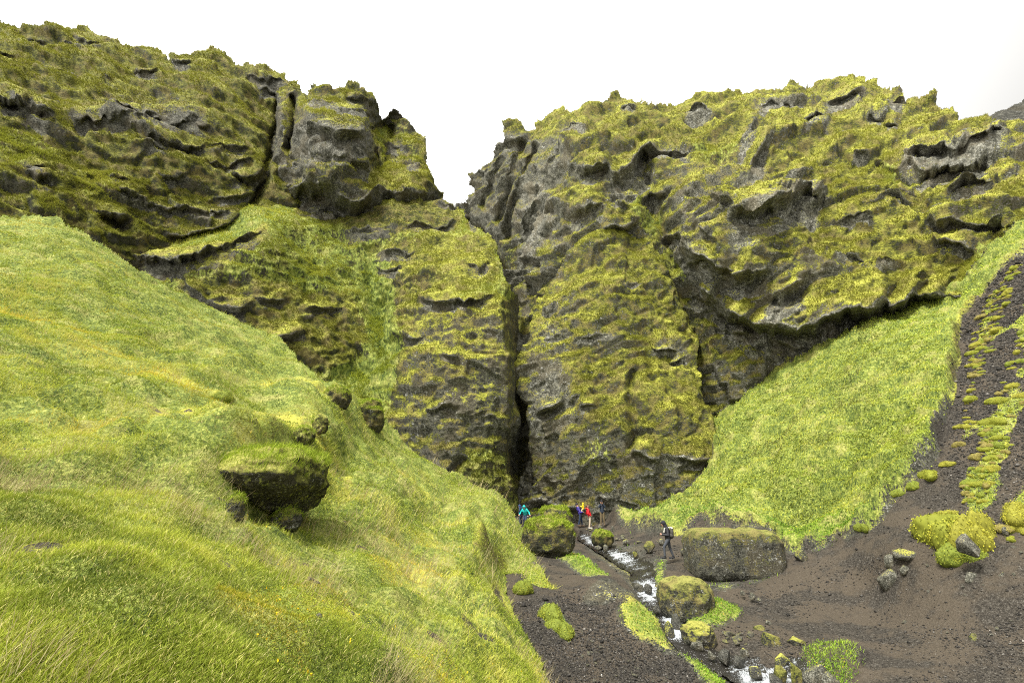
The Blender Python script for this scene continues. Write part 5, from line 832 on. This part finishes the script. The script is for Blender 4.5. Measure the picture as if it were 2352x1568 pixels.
def person(label, u, v, yaw, J, wear, hat=None, hair=None, scale=1., t=None, head_tilt=0., extra=None, ref='valley_floor', category='person'):
    """J: joints in metres, x forward, y left, z up, for a body about 1.75 m tall"""
    p, n_ = at(ref, u, v)
    if t is not None: p = Vector(CAM+dirs(u, v)*t)
    root = bpy.data.objects.new('person', None); C.objects.link(root); root.empty_display_size = .3; root.location = p; root.rotation_euler = (0, 0, yaw); root.scale = (scale,)*3; tag(root, label, category)
    j = {k: Vector(a) for k, a in J.items()}; hd = j['head']; R = Matrix.Rotation(head_tilt, 3, 'Y')
    def hp(x, y, z): return hd+R@Vector((x, y, z))
    def hand(bm, wr, el, side):
        d = (wr-el).normalized(); up = Vector((0, 0, 1)); s = d.cross(up).normalized() if abs(d.z) < .95 else Vector((0, 1, 0)); nrm = s.cross(d).normalized(); pal = wr+d*.045
        _ell(bm, pal, (.024, .042, .048) if False else (.03, .03, .045), Vector((0, 0, 1)).rotation_difference(d).to_matrix())
        for k, (off, ln) in enumerate([(-.028, .065), (-.009, .075), (.010, .07), (.028, .055)]):
            a = wr+d*.075+s*off; b = a+d*ln*.5-nrm*ln*.12; c = b+d*ln*.3-nrm*ln*.4; _limb(bm, a, b, .0095, .009, 8); _limb(bm, b, c, .009, .0075, 8)
        th = s*(.034*side); a = wr+d*.03+th; b = a+d*.035+th*.6; c = b+d*.028-nrm*.012; _limb(bm, a, b, .012, .0105, 8); _limb(bm, b, c, .0105, .009, 8)
    def body(bm):
        _ell(bm, hp(0, 0, .02), (.098, .078, .118), R); _ell(bm, hp(.045, 0, -.055), (.05, .05, .055), R); _ell(bm, hp(.10, 0, -.005), (.018, .013, .024), R); _ell(bm, hp(.088, 0, -.055), (.014, .024, .009), R); _ell(bm, hp(.085, 0, .035), (.014, .05, .012), R)
        for s in (-1, 1): _ell(bm, hp(-.005, s*.08, -.005), (.018, .012, .03), R)
        _limb(bm, hp(-.015, 0, -.06), j['neck'], .052, .06); _limb(bm, j['neck'], j['chest'], .07, .12); _ell(bm, j['chest'], (.10, .16, .17)); _ell(bm, j['belly'], (.095, .135, .14)); _ell(bm, j['hip'], (.10, .155, .11))
        _limb(bm, j['chest'], j['belly'], .11, .11); _limb(bm, j['belly'], j['hip'], .11, .115)
        for s, L in ((1, 'l'), (-1, 'r')):
            sh = j['chest']+Vector((0, s*.15, .10)) if L+'sh' not in j else j[L+'sh']; _limb(bm, j['chest']+Vector((0, s*.06, .09)), sh, .075, .06); _limb(bm, sh, j[L+'el'], .05, .037); _limb(bm, j[L+'el'], j[L+'wr'], .036, .025); hand(bm, j[L+'wr'], j[L+'el'], -s)
            hp_ = j['hip']+Vector((0, s*.085, -.03)); _limb(bm, hp_, j[L+'kn'], .085, .055); _limb(bm, j[L+'kn'], j[L+'an'], .053, .036); _limb(bm, j[L+'an'], j[L+'an']+Vector((.09, 0, -.04)), .036, .03)
    bd = fuse('body', body, MP['skin'], root, .011)
    for s in (-1, 1):
        e = fuse('eye', lambda bm: _ell(bm, hp(.092, s*.032, .022), (.008, .011, .007), R), MP['camera_plastic'], bd, .003, 0)
    def jacket(bm, low=.07, k=1.0):
        _limb(bm, j['neck']+Vector((0, 0, -.01)), j['chest']+Vector((0, 0, .02)), .075, .14); _ell(bm, j['chest'], (.135, .19, .19)); _ell(bm, j['belly'], (.13, .17, .17)); _ell(bm, j['hip']+Vector((0, 0, low*.3)), (.135, .185, .12)); _limb(bm, j['chest'], j['belly'], .145, .14); _limb(bm, j['belly'], j['hip'], .145, .145)
        for s, L in ((1, 'l'), (-1, 'r')):
            sh = j['chest']+Vector((0, s*.155, .10)) if L+'sh' not in j else j[L+'sh']; w3 = j[L+'el'].lerp(j[L+'wr'], .96); _limb(bm, j['chest']+Vector((0, s*.05, .08)), sh, .10, .082); _limb(bm, sh, j[L+'el'], .075, .06); _limb(bm, j[L+'el'], w3, .06, .047)
    jk = fuse('jacket', jacket, MP[wear['top']], root, .014)
    def trousers(bm):
        _ell(bm, j['hip']+Vector((0, 0, -.02)), (.118, .168, .12))
        for s, L in ((1, 'l'), (-1, 'r')):
            hp_ = j['hip']+Vector((0, s*.085, -.04)); kn = j[L+'kn']; an = j[L+'an']+Vector((0, 0, .02)); _limb(bm, hp_, kn, .105, .073*wear.get('fit', 1)); _limb(bm, kn, an, .072*wear.get('fit', 1), .055*wear.get('fit', 1))
    fuse('trousers', trousers, MP[wear['legs']], root, .014)
    for s, L in ((1, 'l'), (-1, 'r')):
        an = j[L+'an']; pt = j.get(L+'toe', an+Vector((.17, 0, -.06)))
        sh = fuse('shoe', lambda bm: (_limb(bm, an+Vector((0, 0, .03)), an+Vector((-.02, 0, -.045)), .058, .055), _limb(bm, an+Vector((-.02, 0, -.04)), pt+Vector((.01, 0, .012)), .056, .046)), MP[wear['feet']], root, .01)
        fuse('sole', lambda bm: _limb(bm, an+Vector((-.03, 0, -.085)), pt+Vector((.01, 0, -.032)), .03, .026), MP[wear.get('sole', wear['feet'])], sh, .008)
    if hair: fuse('hair', lambda bm: (_ell(bm, hp(-.02, 0, .055), (.098, .088, .098), R), _ell(bm, hp(-.055, 0, -.01), (.05, .075, .075), R)), MP[hair], root, .011)
    if hat == 'beanie': fuse('woolly_hat', lambda bm: (_ell(bm, hp(-.012, 0, .06), (.115, .098, .10), R), _limb(bm, hp(-.06, .0, .02), hp(.07, 0, .05), .078, .06)), MP[wear['hat']], root, .011)
    if hat == 'cap': fuse('cap', lambda bm: (_ell(bm, hp(-.01, 0, .07), (.112, .096, .085), R), _ell(bm, hp(.10, 0, .062), (.075, .07, .012), R)), MP[wear['hat']], root, .009)
    if hat == 'hood': fuse('hood', lambda bm: (_ell(bm, hp(-.035, 0, .035), (.115, .115, .14), R), _limb(bm, hp(-.03, 0, -.08), j['neck'], .10, .10), _ell(bm, hp(.065, 0, .095), (.05, .085, .035), R)), MP[wear['hat']], root, .012)
    if hat == 'down_hood': fuse('hood', lambda bm: _ell(bm, j['neck']+Vector((-.075, 0, .0)), (.08, .12, .07)), MP[wear['hat']], root, .012)
    if extra: extra(root, j, hp, R)
    return root
STAND = dict(head=(.0, 0, 1.62), neck=(-.02, 0, 1.47), chest=(-.02, 0, 1.28), belly=(0, 0, 1.09), hip=(0, 0, .94), lel=(-.05, .25, 1.12), lwr=(.03, .24, .90), rel=(-.05, -.25, 1.12), rwr=(.03, -.24, .90), lkn=(.02, .10, .50), rkn=(.02, -.10, .50), lan=(0, .11, .09), ran=(0, -.11, .09))
def pose(**k): d = dict(STAND); d.update(k); return d
# yaw: 0 looks along +X (right in the picture), -pi/2 looks at the camera, pi looks left
def walker_extra(root, j, hp, R):
    fuse('camera', lambda bm: _ell(bm, j['lwr']+Vector((.11, -.04, .02)), (.045, .055, .012)), MP['camera_plastic'], root, .006, 0)
W = person('man in black hooded jacket, grey jeans and white soled shoes walking left, head bent', 1537, 1283, math.pi-.15,
           pose(head=(.13, 0, 1.58), neck=(.04, 0, 1.46), chest=(-.01, 0, 1.28), belly=(-.02, 0, 1.08), hip=(-.03, 0, .93), lel=(-.02, .25, 1.08), lwr=(.24, .10, 1.10), rel=(-.02, -.25, 1.08), rwr=(.24, -.08, 1.12), lkn=(.20, .10, .55), lan=(.20, .11, .11), rkn=(-.09, -.10, .50), ran=(-.22, -.11, .10), rtoe=(-.05, -.11, .03)),
           dict(top='black_jacket_cloth', legs='grey_jeans', feet='black_shoe', sole='white_rubber', hat='dark_cap', fit=.9), hat='hood', head_tilt=.45, t=23.4, extra=walker_extra)
bp = bpy.data.objects.new('backpack', None); C.objects.link(bp); bp.location = W.location; bp.rotation_euler = W.rotation_euler; tag(bp, 'dark rucksack with a pale edge on the back of the walking man', 'backpack')
fuse('bag', lambda bm: (_ell(bm, (-.23, 0, 1.20), (.10, .15, .24)), _ell(bm, (-.20, 0, 1.05), (.12, .16, .14))), MP['rucksack_cloth'], bp, .012)
fuse('top_flap', lambda bm: _ell(bm, (-.24, 0, 1.40), (.085, .13, .05), Matrix.Rotation(-.5, 3, 'Y')), MP['pale_trim'], bp, .01)
for s in (-1, 1): fuse('strap', lambda bm: (_limb(bm, (-.14, s*.10, 1.42), (.10, s*.11, 1.40), .018, .018), _limb(bm, (.10, s*.11, 1.40), (.14, s*.12, 1.2), .018, .018)), MP['pale_trim'], bp, .008)
person('man in bright red jacket and sand trousers standing with hand in pocket', 1355, 1213.5, .1,
       pose(head=(-.13, 0, 1.63), neck=(-.13, 0, 1.48), chest=(-.09, 0, 1.28), belly=(-.01, 0, 1.09), hip=(.03, 0, .94), lel=(-.16, .25, 1.1), lwr=(.03, .20, .96), rel=(-.16, -.25, 1.1), rwr=(.03, -.20, .96), lkn=(.07, .10, .50), rkn=(.0, -.10, .50), lan=(.03, .10, .09), ran=(-.06, -.10, .09)),
       dict(top='red_jacket_cloth', legs='sand_trousers', feet='pale_trim', hat='red_jacket_cloth', fit=1.1), hair='brown_hair', hat='down_hood', head_tilt=-.25, t=37.5)
PUR = person('adult in purple jacket, dark hat and navy trousers carrying a small child', 1333, 1208.5, -.1,
       pose(head=(-.20, 0, 1.61), neck=(-.17, 0, 1.46), chest=(-.11, 0, 1.28), belly=(-.02, 0, 1.09), hip=(.03, 0, .94), lel=(-.02, .25, 1.08), lwr=(.20, .12, 1.20), rel=(.02, -.24, 1.05), rwr=(.24, -.10, 1.08), lkn=(.12, .12, .50), rkn=(-.03, -.10, .50), lan=(.16, .14, .09), ran=(-.14, -.11, .09)),
       dict(top='purple_jacket_cloth', legs='navy_trousers', feet='brown_boot', hat='dark_cap', fit=.95), hat='beanie', head_tilt=-.15, t=38.2)
CH = person('small child in yellow hat and suit held by the adult in purple', 1333, 1208.5, math.pi-.5,
       pose(head=(.0, 0, 1.58), neck=(-.02, 0, 1.44), chest=(-.03, 0, 1.26), belly=(-.03, 0, 1.1), hip=(-.02, 0, .98), lel=(.10, .2, 1.2), lwr=(.22, .16, 1.28), rel=(.10, -.2, 1.2), rwr=(.22, -.12, 1.28), lkn=(.14, .12, .80), rkn=(.14, -.12, .80), lan=(.06, .13, .52), ran=(.06, -.13, .52)),
       dict(top='yellow_cloth', legs='pale_yellow_cloth', feet='brown_boot', hat='yellow_cloth'), hat='hood', scale=.62, t=38.2)
CH.location = PUR.location+Matrix.Rotation(-.1, 3, 'Z')@Vector((.26, 0, .72))
def cam_extra(root, j, hp, R):
    fuse('camera', lambda bm: (_ell(bm, hp(.13, 0, -.0), (.03, .065, .04)), _limb(bm, hp(.13, 0, 0), hp(.19, 0, 0), .03, .032)), MP['camera_plastic'], root, .008, 0)
person('man in dark jacket, black cap and olive trousers holding a camera up to his face', 1384.5, 1206, -math.pi/2-.1,
       pose(head=(.0, 0, 1.63), lel=(.14, .22, 1.28), lwr=(.17, .08, 1.52), rel=(.14, -.22, 1.28), rwr=(.17, -.08, 1.52), lan=(0, .14, .09), ran=(.02, -.12, .09)),
       dict(top='navy_jacket_cloth', legs='olive_trousers', feet='brown_boot', hat='dark_cap'), hat='cap', scale=1.02, t=36.5, extra=cam_extra)
person('person in turquoise hooded jacket coming out of the slot behind the grassy boulder', 1206, 1206, -math.pi/2-.3,
       pose(head=(.26, 0, 1.36), neck=(.17, 0, 1.26), chest=(.08, 0, 1.12), belly=(.0, 0, .98), hip=(-.08, 0, .86), lel=(.02, .34, .98), lwr=(.16, .42, .86), rel=(.04, -.34, .98), rwr=(.18, -.38, .86), lkn=(.10, .1, .48), rkn=(.06, -.1, .47), lan=(.05, .1, .09), ran=(-.06, -.1, .09)),
       dict(top='turquoise_cloth', legs='navy_trousers', feet='black_shoe', hat='turquoise_cloth'), hat='hood', head_tilt=.4)
person('person in dark blue half hidden behind the one in turquoise, at the slot', 1195.5, 1203, math.pi-.6, pose(head=(.12, 0, 1.46), neck=(.08, 0, 1.33)), dict(top='dark_blue_cloth', legs='navy_trousers', feet='black_shoe', hat='dark_blue_cloth'), hat='hood', scale=.92)
